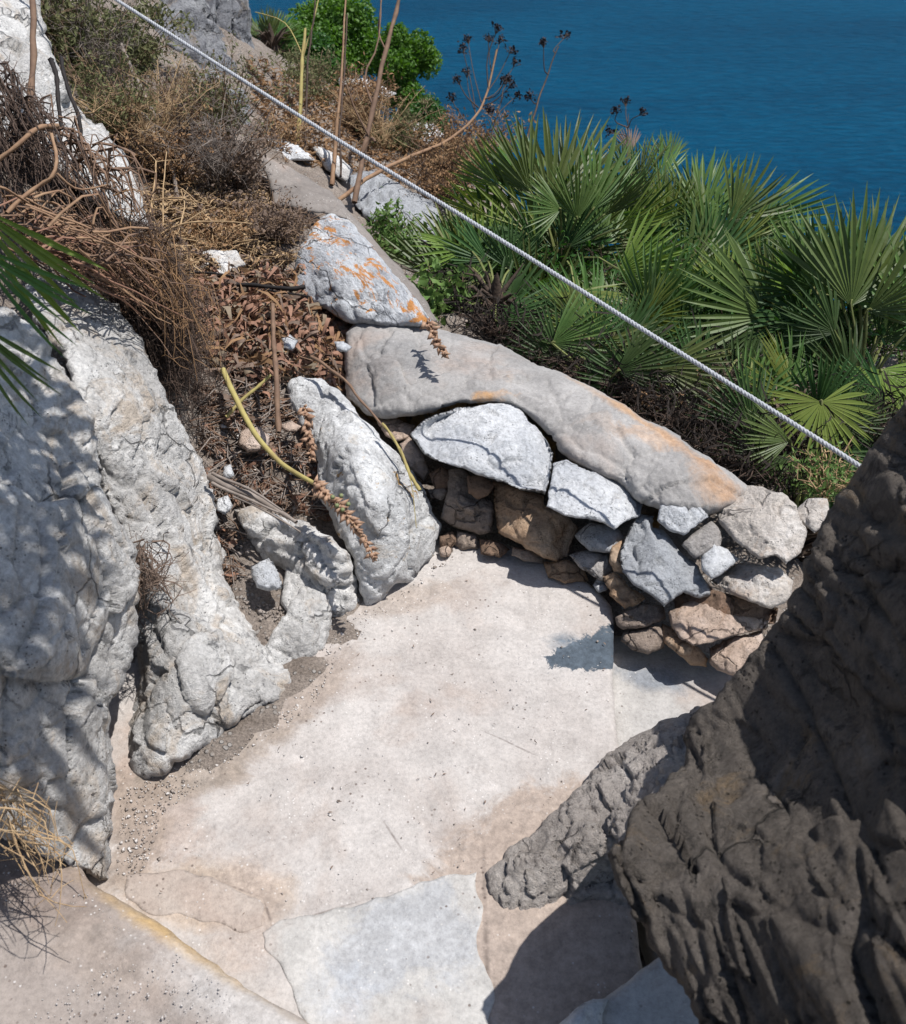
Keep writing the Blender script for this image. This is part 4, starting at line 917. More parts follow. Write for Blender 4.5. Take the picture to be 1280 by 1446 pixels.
# the palm just outside the left edge: hanging leaf blades in view, its crown shades the near boulder
b = np.array([-1.42, 1.85, 1.15])
t_ = thing('fan_palm', b, 'fan palm at the left edge, long green leaf blades hanging over the near boulder', 'palm', 'fan palms beside the boulders')
PALMS['L'] = t_
v, f = tubes([(curve([(0, 0, -.7), (.02, 0, -.2), (0, 0, .12)], 10), np.concatenate([np.linspace(.1, .06, 9), [.004]]))], 9)
make_obj('trunk', v, f, M['fibre'], t_)
for (px, py, d, ang, L, sp, tl, roll, mk) in [(-45, 285, 1.75, -46, 250, 22, 8, 15, 'palmY'), (-40, 345, 1.7, -42, 210, 20, 10, 25, 'palm'), (-60, 440, 1.65, -50, 190, 18, 5, 20, 'palm')]:
    ax = img_axis(ang, tl); n0 = -cF - (-cF @ ax) * ax; n0 /= np.linalg.norm(n0)
    add_frond(t_, P(px, py, d), ax, rotv(n0, ax, R(roll)), L * d / FPX, sp, mk, 0, nn=8)
for (a_, b_, tt_, Lm, sp) in [((-70, 560, 1.8), (190, 760, 2.1), 1.35, .5, 60), ((-60, 760, 1.75), (170, 960, 2.05), 1.95, .5, 60), ((-90, 900, 1.75), (190, 1170, 2.1), 2.3, .62, 40), ((-100, 450, 1.85), (120, 600, 2.1), 1.4, .42, 50)]:
    pa = P(*a_); pb = P(*b_); ax = pb - pa; ax /= np.linalg.norm(ax)
    add_frond(t_, pa + SUN * tt_, ax, SUN + .3 * np.array([.2, -.6, .3]), Lm, sp, 'palm', 1, nn=int(sp * .17) + 2)

# ------------------------------------------------------------------ leaves, twigs, shrubs
def leaf_cards(cent, nrm_rand, size, asp, seed, curl=.25):
    """many small curved leaves: each 2x3 points"""
    r = np.random.default_rng(seed); n = len(cent)
    ax = r.normal(size=(n, 3)) * nrm_rand; ax /= np.linalg.norm(ax, axis=1)[:, None]
    s = np.cross(ax, r.normal(size=(n, 3))); s /= np.linalg.norm(s, axis=1)[:, None] + 1e-9
    nn = np.cross(ax, s)
    L = size * r.uniform(.6, 1.35, n); Wd = L * asp * r.uniform(.6, 1.3, n)
    rows = [(-.5, .25), (-.2, .9), (.15, 1.0), (.5, .08)]
    V = np.zeros((n, 8, 3)); cu = curl * r.normal(size=n); tw = curl * 3 * r.normal(size=n); sk = .25 * r.normal(size=n)
    for i, (q, w) in enumerate(rows):
        a = tw * q; sw = s * np.cos(a)[:, None] + nn * np.sin(a)[:, None]
        c = cent + ax * (q * L)[:, None] + nn * ((1 - 4 * q * q) * cu * L)[:, None] + s * (sk * L * (q * q) * 2)[:, None]
        V[:, 2 * i] = c - sw * (w * Wd / 2)[:, None]; V[:, 2 * i + 1] = c + sw * (w * Wd / 2)[:, None]
    o = np.arange(n)[:, None] * 8
    Fq = np.concatenate([o + np.array([[0, 1, 3, 2]]), o + np.array([[2, 3, 5, 4]]), o + np.array([[4, 5, 7, 6]])])
    return V.reshape(-1, 3), Fq


def twig_lines(base, h, spread, nmain, seed, sub=5, sub2=3, rad=.004, lean=(0, 0), droop=.0):
    r = np.random.default_rng(seed); L = []; tips = []
    base = np.asarray(base, float)
    for m in range(nmain):
        a = r.uniform(0, 2 * math.pi); s = spread * math.sqrt(r.random())
        end = np.array([math.cos(a) * s + lean[0], math.sin(a) * s + lean[1], h * r.uniform(.55, 1.05)])
        st = base + np.array([math.cos(a), math.sin(a), 0]) * spread * .12 * r.random()
        pts = curve([st, st + end * np.array([.35, .35, .5]) + r.normal(size=3) * .03 * h, base + end - np.array([0, 0, droop * s])], 6, .02, seed + m)
        L.append((pts, np.linspace(rad, rad * .45, 6)))
        for q in range(sub):
            k = r.integers(2, 6); p0 = pts[k - 1]; dv = r.normal(size=3); dv[2] = abs(dv[2]) * .7 - droop
            dv /= np.linalg.norm(dv); l = h * r.uniform(.15, .38)
            p1 = p0 + dv * l * .5 + r.normal(size=3) * .01; p2 = p0 + dv * l + r.normal(size=3) * .02
            L.append((np.array([p0, p1, p2]), np.array([rad * .5, rad * .4, rad * .22])))
            tips += [p1, p2]
            for w in range(sub2):
                d2 = dv + r.normal(size=3) * .8; d2 /= np.linalg.norm(d2)
                pp = p1 + (p2 - p1) * r.random(); e = pp + d2 * l * r.uniform(.25, .5)
                L.append((np.array([pp, e]), np.array([rad * .28, rad * .15]))); tips.append(e); tips.append((pp + e) / 2)
    return L, np.array(tips)


def shrub(px, py, h, spread, label, name='shrub', cat='shrub', twig='scrubdry', leaf=None, nmain=16, sub=6, sub2=4, nleaf=0, lsize=.02, seed=0, rad=.004, d=None, group=None, lean=(0, 0), droop=0, asp=.35):
    base = hit(px, py)[0][0] if d is None else P(px, py, d)
    t_ = thing(name, base, label, cat, group)
    L, tips = twig_lines((0, 0, -.03), h, spread, nmain, seed, sub, sub2, rad, lean, droop)
    v, f = tubes(L, 3)
    make_obj('branches', v, f, M[twig], t_)
    if nleaf:
        r = np.random.default_rng(seed + 3)
        c = tips[r.integers(0, len(tips), nleaf)] + r.normal(size=(nleaf, 3)) * lsize * .9
        v, f = leaf_cards(c, np.array([1, 1, 1.2]), lsize, asp, seed)
        make_obj('foliage', v, f, M[leaf], t_)
    return t_


def bush(px, py, d, rx, rz, label, leaf, n, lsize, seed, lobes=14):
    """dense rounded bush: branches, and leaves gathered in clumps with gaps"""
    c = P(px, py, d); r = np.random.default_rng(seed)
    t_ = thing('bush', c - np.array([0, 0, rz]), label, 'bush', 'green bushes above the sea')
    cl = r.normal(size=(lobes, 3)); cl /= np.linalg.norm(cl, axis=1)[:, None]; cl *= r.uniform(.35, .8, lobes)[:, None]
    cl = cl * np.array([rx, rx, rz]) + np.array([0, 0, rz])
    L = [(curve([(0, 0, -.5), (r.normal() * .05, r.normal() * .05, rz * .4), q], 7), np.linspace(.02, .006, 7)) for q in cl]
    v, f = tubes(L, 5); make_obj('branches', v, f, M['stem_brown'], t_)
    q = cl[r.integers(0, lobes, n)]; dv = r.normal(size=(n, 3)); dv /= np.linalg.norm(dv, axis=1)[:, None]
    pt = q + dv * (r.random(n) ** .4)[:, None] * np.array([rx, rx, rz]) * .42
    v, f = leaf_cards(pt, np.array([1, 1, .8]), lsize, .5, seed)
    make_obj('foliage', v, f, M[leaf], t_)
    return t_


bush(478, 60, 7.6, .42, .42, 'tallest bright green bush at the top, crossed by the dead stems', 'bush', 17000, .031, 1)
bush(570, 105, 7.3, .27, .30, 'round bright green bush with its edge against the sea', 'bush', 12000, .03, 2)
bush(425, 95, 7.2, .28, .24, 'darker green bush left of the tallest bush, behind the yellow stem', 'bush2', 8000, .032, 3)
bush(600, 175, 7.0, .22, .16, 'low green bush at the foot of the round bush beside the sea', 'bush2', 5500, .028, 4)
palm('I', 385, 75, 7.0, 'small far fan palm between the grey crag and the green bushes', 'fan palms below the path')
for j in range(9):
    ang = 20 + j * 17
    ax = img_axis(ang, 10); add_frond(PALMS['I'], P(380 + 14 * math.cos(R(ang)), 68 - 14 * math.sin(R(ang)), 7.0), ax, -cF + .5 * rr.normal(size=3), .22, 50, 'palm', j % 3)

SG = 'dry shrubs on the slope'
shrub(110, 110, .42, .32, 'grey green scrub at the top left beside the white rock rib', twig='scrubdry', leaf='scrub', nmain=30, nleaf=5200, lsize=.026, seed=21, d=4.3, group=SG)
shrub(180, 100, .30, .32, 'dense olive green scrub left of the rope at the top', twig='scrubdry', leaf='scrub', nmain=36, nleaf=6000, lsize=.024, seed=22, d=4.6, group=SG)
shrub(170, 200, .34, .26, 'olive brown dry shrub rising against the white rock rib', twig='scrubdry', leaf='scrub', nmain=26, nleaf=2600, lsize=.02, seed=23, d=4.0, group=SG)
shrub(255, 190, .27, .28, 'tangled brown dead shrub below the rope on the left', twig='scrubdry', leaf='leafdk', nmain=34, nleaf=2600, lsize=.018, seed=24, d=4.5, group=SG)
shrub(320, 190, .34, .24, 'grey brown dead shrub at the foot of the grey crag', twig='scrubdry', leaf='scrub', nmain=28, nleaf=2200, lsize=.018, seed=25, d=4.5, group=SG)
shrub(235, 262, .30, .24, 'dark brown dead shrub with pale straw twigs in front', twig='stem_dark', leaf='rust', nmain=34, nleaf=2600, lsize=.018, seed=26, d=4.0, group=SG)
shrub(330, 262, .27, .24, 'bushy brown dead shrub just left of the narrow mortar strip', twig='scrubdry', leaf='leafdk', nmain=34, nleaf=2800, lsize=.018, seed=27, d=4.15, group=SG)
shrub(390, 325, .13, .22, 'flattened grey brown shrub above the orange-lichened rock', twig='scrubdry', leaf='leafdk', nmain=34, nleaf=2200, lsize=.016, seed=28, d=3.85, group=SG, droop=.1)
shrub(285, 345, .14, .26, 'matted rusty dry shrub above the flat pale stone', twig='stem_straw', leaf='rust', nmain=30, nleaf=1800, lsize=.018, seed=29, d=3.75, group=SG, droop=.1)
shrub(395, 165, .30, .3, 'sparse green and brown scrub under the rope right of the crag', twig='scrubdry', leaf='scrub', nmain=26, nleaf=2800, lsize=.022, seed=30, d=5.5, group=SG)
shrub(440, 150, .3, .34, 'olive scrub around the foot of the yellow stem', twig='scrubdry', leaf='scrub', nmain=26, nleaf=3200, lsize=.024, seed=31, d=6.0, group=SG)
shrub(505, 185, .32, .28, 'rusty dead scrub around the foot of the thick dead stems', twig='scrubdry', leaf='rust', nmain=30, nleaf=3000, lsize=.022, seed=32, d=5.7, group=SG)
shrub(560, 215, .26, .32, 'mixed green and brown scrub under the small pale rock', twig='scrubdry', leaf='scrub', nmain=28, nleaf=3000, lsize=.022, seed=33, d=5.7, group=SG)
shrub(650, 235, .30, .36, 'rust brown scrub left of the tall palm, above the bent stalk', twig='scrubdry', leaf='rust', nmain=36, nleaf=5000, lsize=.022, seed=34, d=5.6, group=SG)
shrub(630, 275, .25, .3, 'dark tangled dead shrub between the bent stalk and the rope', twig='stem_dark', leaf='rust', nmain=30, nleaf=2400, lsize=.02, seed=35, d=5.0, group=SG)
shrub(215, 215, .34, .34, 'leafless pale straw twigs standing through the brown shrubs', twig='stem_straw', nmain=30, sub=7, sub2=5, seed=46, d=3.95, group=SG, rad=.0028)
shrub(310, 235, .28, .3, 'leafless grey twig tangle beside the narrow mortar strip', twig='stem_grey', nmain=30, sub=7, sub2=5, seed=47, d=4.0, group=SG, rad=.0026)
shrub(150, 120, .4, .32, 'bare grey twigs poking from the grey green scrub at the top left', twig='stem_grey', nmain=24, sub=7, sub2=5, seed=48, d=4.25, group=SG, rad=.0026)
shrub(540, 200, .3, .36, 'bare straw twigs among the rusty scrub under the green bushes', twig='stem_straw', nmain=26, sub=6, sub2=4, seed=49, d=5.5, group=SG, rad=.003)
shrub(640, 250, .25, .34, 'bare straw twigs in front of the rust brown scrub', twig='stem_straw', nmain=26, sub=6, sub2=4, seed=50, d=5.3, group=SG, rad=.003)
shrub(400, 215, .18, .2, 'leggy dry plant on the white rock at the foot of the crag', twig='stem_straw', leaf='rust', nmain=16, nleaf=900, lsize=.02, seed=36, d=4.9, group=SG)
shrub(560, 350, .14, .2, 'low weedy plant between the lichened rock and the palms', twig='scrubdry', leaf='weed', nmain=16, nleaf=1500, lsize=.03, seed=37, d=4.3, group=SG)
shrub(620, 435, .12, .18, 'broad leaved green weed at the foot of the low palm', twig='scrubdry', leaf='weed', nmain=14, nleaf=900, lsize=.035, seed=38, d=3.9, group=SG, asp=.6)
shrub(960, 585, .16, .22, 'dark reddish dead brush under the palms behind the coping', twig='stem_dark', leaf='rust', nmain=30, nleaf=900, lsize=.016, seed=39, d=3.4, group=SG)
shrub(1060, 590, .2, .25, 'shadowed dead brush behind the right end of the coping', twig='stem_dark', leaf='leafdk', nmain=30, nleaf=900, lsize=.016, seed=40, d=3.35, group=SG)
shrub(780, 510, .16, .3, 'grey dry brush under the tall palm behind the coping', twig='stem_grey', leaf='leafdk', nmain=28, nleaf=900, lsize=.02, seed=41, d=3.85, group=SG)
shrub(1170, 690, .14, .16, 'small green and straw weed by the wall end and dark boulder', twig='stem_straw', leaf='weed', nmain=14, nleaf=500, lsize=.022, seed=42, d=2.85, group=SG)
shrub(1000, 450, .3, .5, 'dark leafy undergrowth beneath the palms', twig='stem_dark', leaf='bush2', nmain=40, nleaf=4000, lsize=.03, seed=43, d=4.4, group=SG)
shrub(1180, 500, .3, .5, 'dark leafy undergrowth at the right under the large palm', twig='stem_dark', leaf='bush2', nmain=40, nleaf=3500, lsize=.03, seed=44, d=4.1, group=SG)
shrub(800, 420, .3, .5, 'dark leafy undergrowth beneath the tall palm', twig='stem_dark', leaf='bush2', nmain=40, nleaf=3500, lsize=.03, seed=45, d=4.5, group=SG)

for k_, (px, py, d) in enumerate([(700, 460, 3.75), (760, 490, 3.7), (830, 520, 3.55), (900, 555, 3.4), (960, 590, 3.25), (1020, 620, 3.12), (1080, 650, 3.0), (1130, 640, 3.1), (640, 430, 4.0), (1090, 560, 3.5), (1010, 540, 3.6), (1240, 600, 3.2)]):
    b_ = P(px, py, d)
    shrub(px, py, .09, .2, 'dead thatch behind the coping, palm shade put into its near-black colour', twig='stem_dark', leaf='thatch', nmain=26, nleaf=420, lsize=.07, asp=.07, seed=60 + k_, d=d, group='undergrowth behind the coping', droop=.15)

# hanging dead brushwood down the back of the tall pale boulder
def hang(name, label, cat, mat, starts, ends, n, seed, rad=.0022, sag=.05, sides=3, fuzz=0, d0=2.9, d1=2.95, group=None, fuzzmat=None):
    r = np.random.default_rng(seed); L = []; tips = []
    for k in range(n):
        a = r.random(); b_ = np.clip(a + r.normal() * .18, 0, 1)
        s = np.array(starts[0]) * (1 - a) + np.array(starts[1]) * a + r.normal(size=2) * 10
        e = np.array(ends[0]) * (1 - b_) + np.array(ends[1]) * b_ + r.normal(size=2) * 16
        f = r.uniform(.35, 1.0); s2 = s + (e - s) * r.uniform(0, .45); e2 = s2 + (e - s) * f * .7
        ps = P(*s2, d0 + r.uniform(-.12, .18)); pe = P(*e2, d1 + r.uniform(-.15, .18))
        m = (ps + pe) / 2 + r.normal(size=3) * .035 + np.array([0, 0, sag])
        c = curve([ps, m, pe], 7, .025, seed + k * .37)
        L.append((c, np.linspace(rad * r.uniform(.6, 1.6), rad * .4, 7)))
        tips += list(c[1:])
        for w in range(fuzz):
            p0 = c[r.integers(1, 7)]; dv = r.normal(size=3); dv /= np.linalg.norm(dv); l = r.uniform(.02, .07)
            L.append((np.array([p0, p0 + dv * l * .5 + r.normal(size=3) * .006, p0 + dv * l]), np.array([.0011, .0009, .0006])))
    v, f = tubes(L, sides)
    o = make_obj(name, v, f, M[mat])
    tag(o, label, cat, group)
    return o


BG = 'dead brushwood between the boulders'
hang('dead_brushwood', 'pale tan dead leaf stalks lying over the dark brushwood at the left', 'brushwood', 'stem_tan', [(-20, 250), (60, 290)], [(190, 420), (270, 460)], 46, 68, rad=.0034, fuzz=1, d0=2.5, d1=2.78, group=BG)
hang('dead_brushwood', 'fine reddish twigs along the right side of the dark brushwood', 'brushwood', 'rust', [(150, 290), (240, 350)], [(250, 520), (290, 500)], 90, 69, rad=.0018, fuzz=8, d0=2.85, d1=2.86, group=BG)
hang('dead_brushwood', 'dark matted brushwood hanging between the tall pale boulder and the leaf pile', 'brushwood', 'stem_dark', [(120, 290), (230, 330)], [(240, 600), (300, 560)], 420, 61, rad=.0016, fuzz=12, group=BG)
hang('dead_brushwood', 'long brown dead leaf stalks sweeping down over the tall pale boulder', 'brushwood', 'stem_brown', [(-20, 300), (70, 330)], [(230, 480), (280, 420)], 110, 62, rad=.003, fuzz=2, d0=2.55, d1=2.85, group=BG)
hang('dead_brushwood', 'tangle of dead stalks in front of the white rock rib', 'brushwood', 'stem_brown', [(60, 180), (140, 200)], [(160, 330), (235, 340)], 60, 63, rad=.004, fuzz=2, d0=2.95, d1=2.95, group=BG)
hang('dead_brushwood', 'dark twig tangle at the left edge above the hanging palm blades', 'brushwood', 'stem_dark', [(-30, 60), (40, 150)], [(20, 330), (120, 300)], 150, 64, rad=.003, fuzz=6, d0=2.8, d1=2.75, group=BG)
hang('dead_brushwood', 'reddish dry stalks fanned over the upper end of the near boulder', 'brushwood', 'leaf', [(-20, 310), (30, 330)], [(200, 430), (250, 440)], 60, 65, rad=.003, fuzz=0, d0=2.5, d1=2.75, group=BG)
hang('dead_brushwood', 'dried crumpled weeds caught in the crack between the two left boulders', 'brushwood', 'leafdk', [(185, 760), (200, 770)], [(205, 870), (225, 860)], 60, 66, rad=.0025, fuzz=6, d0=2.33, d1=2.36, sag=.0, group=BG)
hang('dead_brushwood', 'straw and dead twigs at the lower left edge on the dusty bank', 'brushwood', 'stem_straw', [(-30, 1080), (0, 1110)], [(60, 1260), (110, 1290)], 46, 67, rad=.0016, fuzz=1, d0=1.78, d1=1.8, sag=.01, group=BG)

# ------------------------------------------------------------------ single stems and sticks
def stem(label, pts, r0, r1, mat, name='dead_plant', cat='dead plant', n=14, wob=.012, side=5, extra=(), group=None, knots=True):
    c = curve([P(*q) for q in pts], n, wob, seed=len(label))
    rad = np.linspace(r0, r1, n)
    if knots: rad = rad * (1 + .18 * np.sin(np.arange(n) * 2.7 + len(label)))
    L = [(c, rad)]
    for e in extra:
        L.append((curve([P(*q) for q in e[0]], 8, wob * .6, seed=3), np.linspace(e[1], e[1] * .5, 8)))
    v, f = tubes(L, side)
    return tag(make_obj(name, v, f, M[mat]), label, cat, group)


ST = 'dead stems on the slope'
stem('thick brown dead stem standing upright at the top left corner', [(38, 230, 2.9), (42, 170, 2.9), (47, 60, 2.95), (44, -30, 3.0)], .010, .009, 'stem_brown', group=ST, side=8)
stem('yellow green upright stem at the foot of the darker green bush', [(420, 212, 5.0), (424, 150, 5.0), (428, 80, 5.05), (432, 40, 5.1)], .012, .008, 'stem_yellow', group=ST, extra=[([(428, 80, 5.05), (415, 50, 5.1), (395, 28, 5.1), (360, 18, 5.1)], .004), ([(428, 80, 5.05), (440, 40, 5.05), (452, -10, 5.1)], .005)])
stem('dark thin stem close beside the yellow green stem', [(430, 215, 4.95), (433, 120, 5.0), (440, 50, 5.0), (448, -20, 5.0)], .006, .004, 'stem_dark', group=ST)
stem('tall two-toned stem, dark above and straw coloured below, mid slope', [(468, 262, 4.75), (473, 215, 4.8), (478, 160, 4.8)], .013, .009, 'stem_tan', group=ST, extra=[([(478, 160, 4.8), (484, 80, 4.85), (490, -30, 4.9)], .008)])
stem('slim dark stem right beside the two-toned stem', [(482, 250, 4.8), (480, 190, 4.8), (486, 100, 4.85), (490, 20, 4.9)], .006, .004, 'stem_dark', group=ST)
stem('thick forked brown dead stem leaning right in front of the green bush', [(500, 285, 4.6), (512, 225, 4.65), (528, 150, 4.7), (545, 70, 4.75), (562, 10, 4.8), (568, -20, 4.8)], .014, .009, 'stem_brown', group=ST, side=7,
     extra=[([(545, 70, 4.75), (535, 40, 4.75), (540, -10, 4.8)], .005), ([(528, 150, 4.7), (515, 110, 4.7), (535, 60, 4.72), (538, 0, 4.75)], .006), ([(520, 190, 4.66), (500, 150, 4.6), (490, 120, 4.6)], .005), ([(512, 215, 4.62), (524, 196, 4.6), (530, 200, 4.55)], .01)])
stem('pale broken stick leaning in the brown shrubs near the rope', [(172, 62, 4.2), (190, 105, 4.15), (222, 168, 4.1)], .009, .008, 'stem_grey', group=ST)
stem('short grey stick standing in the brown shrubs above the flat stone', [(240, 215, 3.95), (246, 255, 3.9), (256, 300, 3.85)], .008, .009, 'stem_grey', group=ST)
stem('black drooping dead leaf stalk crossing the white rock rib', [(72, 85, 3.1), (80, 110, 3.05), (86, 180, 3.0)], .009, .006, 'stem_black', group=ST)
stem('second black drooping stalk on the white rock rib, right of the first', [(85, 80, 3.1), (95, 120, 3.05), (112, 170, 3.0), (114, 210, 3.0)], .006, .007, 'stem_black', group=ST)
stem('tan bent dead stalk at the left edge below the thick upright stem', [(-10, 235, 2.6), (25, 205, 2.6), (60, 180, 2.65), (80, 176, 2.7)], .006, .008, 'stem_tan', group=ST)
stem('crooked tan branch low at the left edge above the palm blades', [(10, 300, 2.5), (50, 265, 2.55), (80, 245, 2.55), (75, 190, 2.6)], .006, .005, 'stem_tan', group=ST, extra=[([(80, 245, 2.55), (110, 268, 2.6), (150, 262, 2.7)], .004)])
stem('straw coloured forked stalk on the rusty dry shrub', [(210, 318, 3.6), (218, 270, 3.65), (222, 228, 3.7)], .004, .003, 'stem_straw', group=ST, extra=[([(222, 228, 3.7), (200, 205, 3.7)], .002), ([(222, 228, 3.7), (255, 226, 3.72)], .002), ([(215, 282, 3.63), (250, 278, 3.6), (290, 288, 3.6)], .003)])
stem('second straw stalk right of the forked straw stalk', [(230, 320, 3.6), (232, 260, 3.65), (236, 215, 3.7)], .003, .002, 'stem_straw', group=ST)
stem('straw stalk bent like a knee right of the grey stick', [(250, 330, 3.55), (260, 290, 3.6), (258, 266, 3.6), (280, 285, 3.6)], .003, .002, 'stem_straw', group=ST)
stem('long pale straw stalk lying across the rusty dry shrub', [(222, 335, 3.5), (260, 315, 3.5), (320, 314, 3.5), (358, 316, 3.5)], .004, .002, 'stem_straw', group=ST, extra=[([(260, 315, 3.5), (285, 300, 3.5), (305, 293, 3.5)], .003)])
stem('black charred stick lying above the leaf pile', [(335, 400, 3.45), (375, 405, 3.42), (410, 408, 3.4), (432, 404, 3.4)], .008, .009, 'stem_black', group=ST, extra=[([(375, 408, 3.4), (405, 414, 3.38), (438, 420, 3.36)], .005)])
stem('thin dark stick lying on the flat pale stone', [(250, 384, 3.5), (290, 386, 3.45), (330, 390, 3.45)], .005, .004, 'stem_black', group=ST)
stem('upright red brown stalk crossing the leaf pile beside the yellow stalk', [(386, 430, 3.05), (388, 480, 3.0), (391, 540, 2.9), (393, 612, 2.85)], .007, .009, 'stem_brown', group=ST)
stem('thin yellow green stalk crossing under the thick yellow one', [(320, 590, 2.98), (355, 555, 3.0), (382, 530, 3.02)], .006, .005, 'stem_yellow', group=ST)
stem('grey fibrous stick bundle lying across the soil above the low ledge', [(294, 672, 2.75), (330, 690, 2.72), (380, 712, 2.7), (420, 738, 2.66)], .012, .005, 'stem_grey', group=ST, side=6, extra=[([(300, 668, 2.74), (345, 688, 2.7), (400, 722, 2.66)], .005), ([(330, 702, 2.7), (380, 725, 2.66), (425, 752, 2.62)], .004), ([(300, 682, 2.73), (350, 706, 2.68), (395, 725, 2.65)], .005)])
stem('dry grey stalk trailing along the top of the lichen-spotted boulder', [(440, 505, 3.1), (480, 530, 3.02), (515, 572, 2.95), (545, 605, 2.9)], .006, .003, 'stem_brown', group=ST)
stem('yellowish dry stalk hanging beside the wall over the lichen-spotted boulder', [(540, 598, 2.88), (562, 630, 2.84), (578, 665, 2.8), (594, 694, 2.78)], .004, .006, 'stem_yellow', group=ST, extra=[([(565, 632, 2.8), (583, 690, 2.78), (588, 745, 2.74)], .0018)])
stem('thin dark shoot rising from the mortar strip at the foot of the crag', [(350, 205, 4.7), (372, 175, 4.7), (388, 145, 4.7)], .004, .003, 'stem_dark', group=ST)

# sea squill stalk with its seed head
def seed_cone(parent, pts, rmax, n, seed, size):
    r = np.random.default_rng(seed); c = curve(pts, 20); V, Fc, off = [], [], 0
    base = np.array([(0, 0, 0), (.35, .3, .0), (.35, -.3, 0), (.4, 0, .28), (1, 0, .05), (.4, 0, -.2)])
    fc = np.array([(0, 1, 3), (0, 3, 2), (1, 4, 3), (2, 3, 4), (0, 5, 1), (0, 2, 5), (1, 5, 4), (2, 4, 5)])
    for k in range(n):
        u = k / n; q = c[min(int(u * 19), 18)]; tdir = c[min(int(u * 19) + 1, 19)] - q; tdir /= np.linalg.norm(tdir)
        a = k * 2.4; e = np.cross(tdir, [0, 0, 1.]); e /= np.linalg.norm(e); e2 = np.cross(tdir, e)
        out = math.cos(a) * e + math.sin(a) * e2 + tdir * .8 + r.normal(size=3) * .4; out /= np.linalg.norm(out)
        s = np.cross(out, tdir); s /= np.linalg.norm(s) + 1e-9; n2 = np.cross(s, out)
        sz = size * (1 - .35 * u) * r.uniform(.35, 1.25)
        V.append(q + (base[:, :1] * out + base[:, 1:2] * s + base[:, 2:] * n2) * sz); Fc.append(fc + off); off += 6
    return np.concatenate(V), np.concatenate(Fc)


sp_ = [P(315, 522, 3.02), P(335, 565, 2.93), P(362, 615, 2.82), P(400, 655, 2.72), P(445, 684, 2.62)]
t_ = thing('squill_stalk', sp_[0], 'curved yellow flower stalk ending in a dry drooping seed head', 'stalk')
o0 = np.array(t_.location)
cc_ = curve(sp_, 24, .004)
v, f = tubes([(cc_ - o0, np.linspace(.0095, .006, 24))], 8); make_obj('stem', v, f, M['stem_yellow'], t_)
tipc = [P(445, 684, 2.62), P(475, 712, 2.58), P(505, 748, 2.54), P(532, 792, 2.5)]
v, f = tubes([(curve(tipc, 12) - o0, np.linspace(.005, .002, 12))], 5); make_obj('stem_tip', v, f, M['stem_tan'], t_)
v, f = seed_cone(None, [q - o0 for q in tipc], .02, 150, 3, .036); make_obj('seed_head', v, f, M['seed'], t_, smooth=False)
V = []; Fc = []
for k, (px, py) in enumerate([(470, 702), (476, 714), (484, 720), (492, 712), (482, 700)]):
    a = np.linspace(0, 2 * math.pi, 7)[:-1]; c = P(px, py, 2.55) - o0
    ring = [c + .007 * (math.cos(x) * cR + math.sin(x) * cU) for x in a]
    b0 = len(V); V += ring + [c - cF * .009, c + cF * .009]
    for i in range(6): Fc += [(b0 + i, b0 + (i + 1) % 6, b0 + 6), (b0 + (i + 1) % 6, b0 + i, b0 + 7)]
make_obj('green_pods', np.array(V), Fc, M['seedgreen'], t_)

for lab, pts, n, s in [('dry seed head lying on the smooth coping', [P(604, 455, DZ(604, 455, .42)), P(614, 475, DZ(614, 475, .42)), P(628, 503, DZ(628, 503, .41))], 60, .04),
                       ('dry seed head lying against the pale lichen-spotted boulder', [P(430, 575, 2.93), P(436, 610, 2.88), P(440, 650, 2.83)], 70, .038)]:
    t_ = thing('dry_seed_head', pts[0], lab, 'seed head', 'fallen seed heads'); o0 = np.array(t_.location)
    v, f = tubes([(curve(pts, 8) - o0, np.linspace(.004, .002, 8))], 5); make_obj('stem', v, f, M['stem_tan'], t_)
    v, f = seed_cone(None, [q - o0 for q in pts], .02, n, 8, s); make_obj('seed_head', v, f, M['seed'], t_, smooth=False)

# giant fennel with umbels
def umbel(c, d, size, r, L, heads):
    for k in range(9):
        dv = d + r.normal(size=3) * .55; dv /= np.linalg.norm(dv); e = c + dv * size * r.uniform(.7, 1.1)
        L.append((np.array([c, e]), np.array([.0016, .0012])))
        for w in range(5):
            heads.append(e + r.normal(size=3) * size * .16)


def fennel(label, stalk, branches, d, r0, matk, seed):
    r = np.random.default_rng(seed); t_ = thing('fennel', P(*stalk[0]), label, 'fennel', 'dead fennel stalks against the sea'); o0 = np.array(t_.location)
    c = curve([P(*q) for q in stalk], 20, .01) - o0
    v, f = tubes([(c, np.linspace(r0, r0 * .45, 20))], 6); make_obj('stem', v, f, M[matk], t_)
    L, heads = [], []
    for (a, b_) in branches:
        pa = P(a[0], a[1], d) - o0; pb = P(b_[0], b_[1], d + r.uniform(-.15, .15)) - o0
        L.append((curve([pa, (pa + pb) / 2 + r.normal(size=3) * .015, pb], 6), np.linspace(.0035, .002, 6)))
        dd = pb - pa; dd /= np.linalg.norm(dd); heads = []; umbel(pb, dd + np.array([0, 0, .5]), .04, r, L, heads)
        v, f = leaf_cards(np.array(heads), np.array([1, 1, 1]), .014, .7, seed); make_obj('umbel', v, f, M['umbel'], t_)
    v, f = tubes(L, 4); make_obj('branches', v, f, M['stem_dark'], t_)


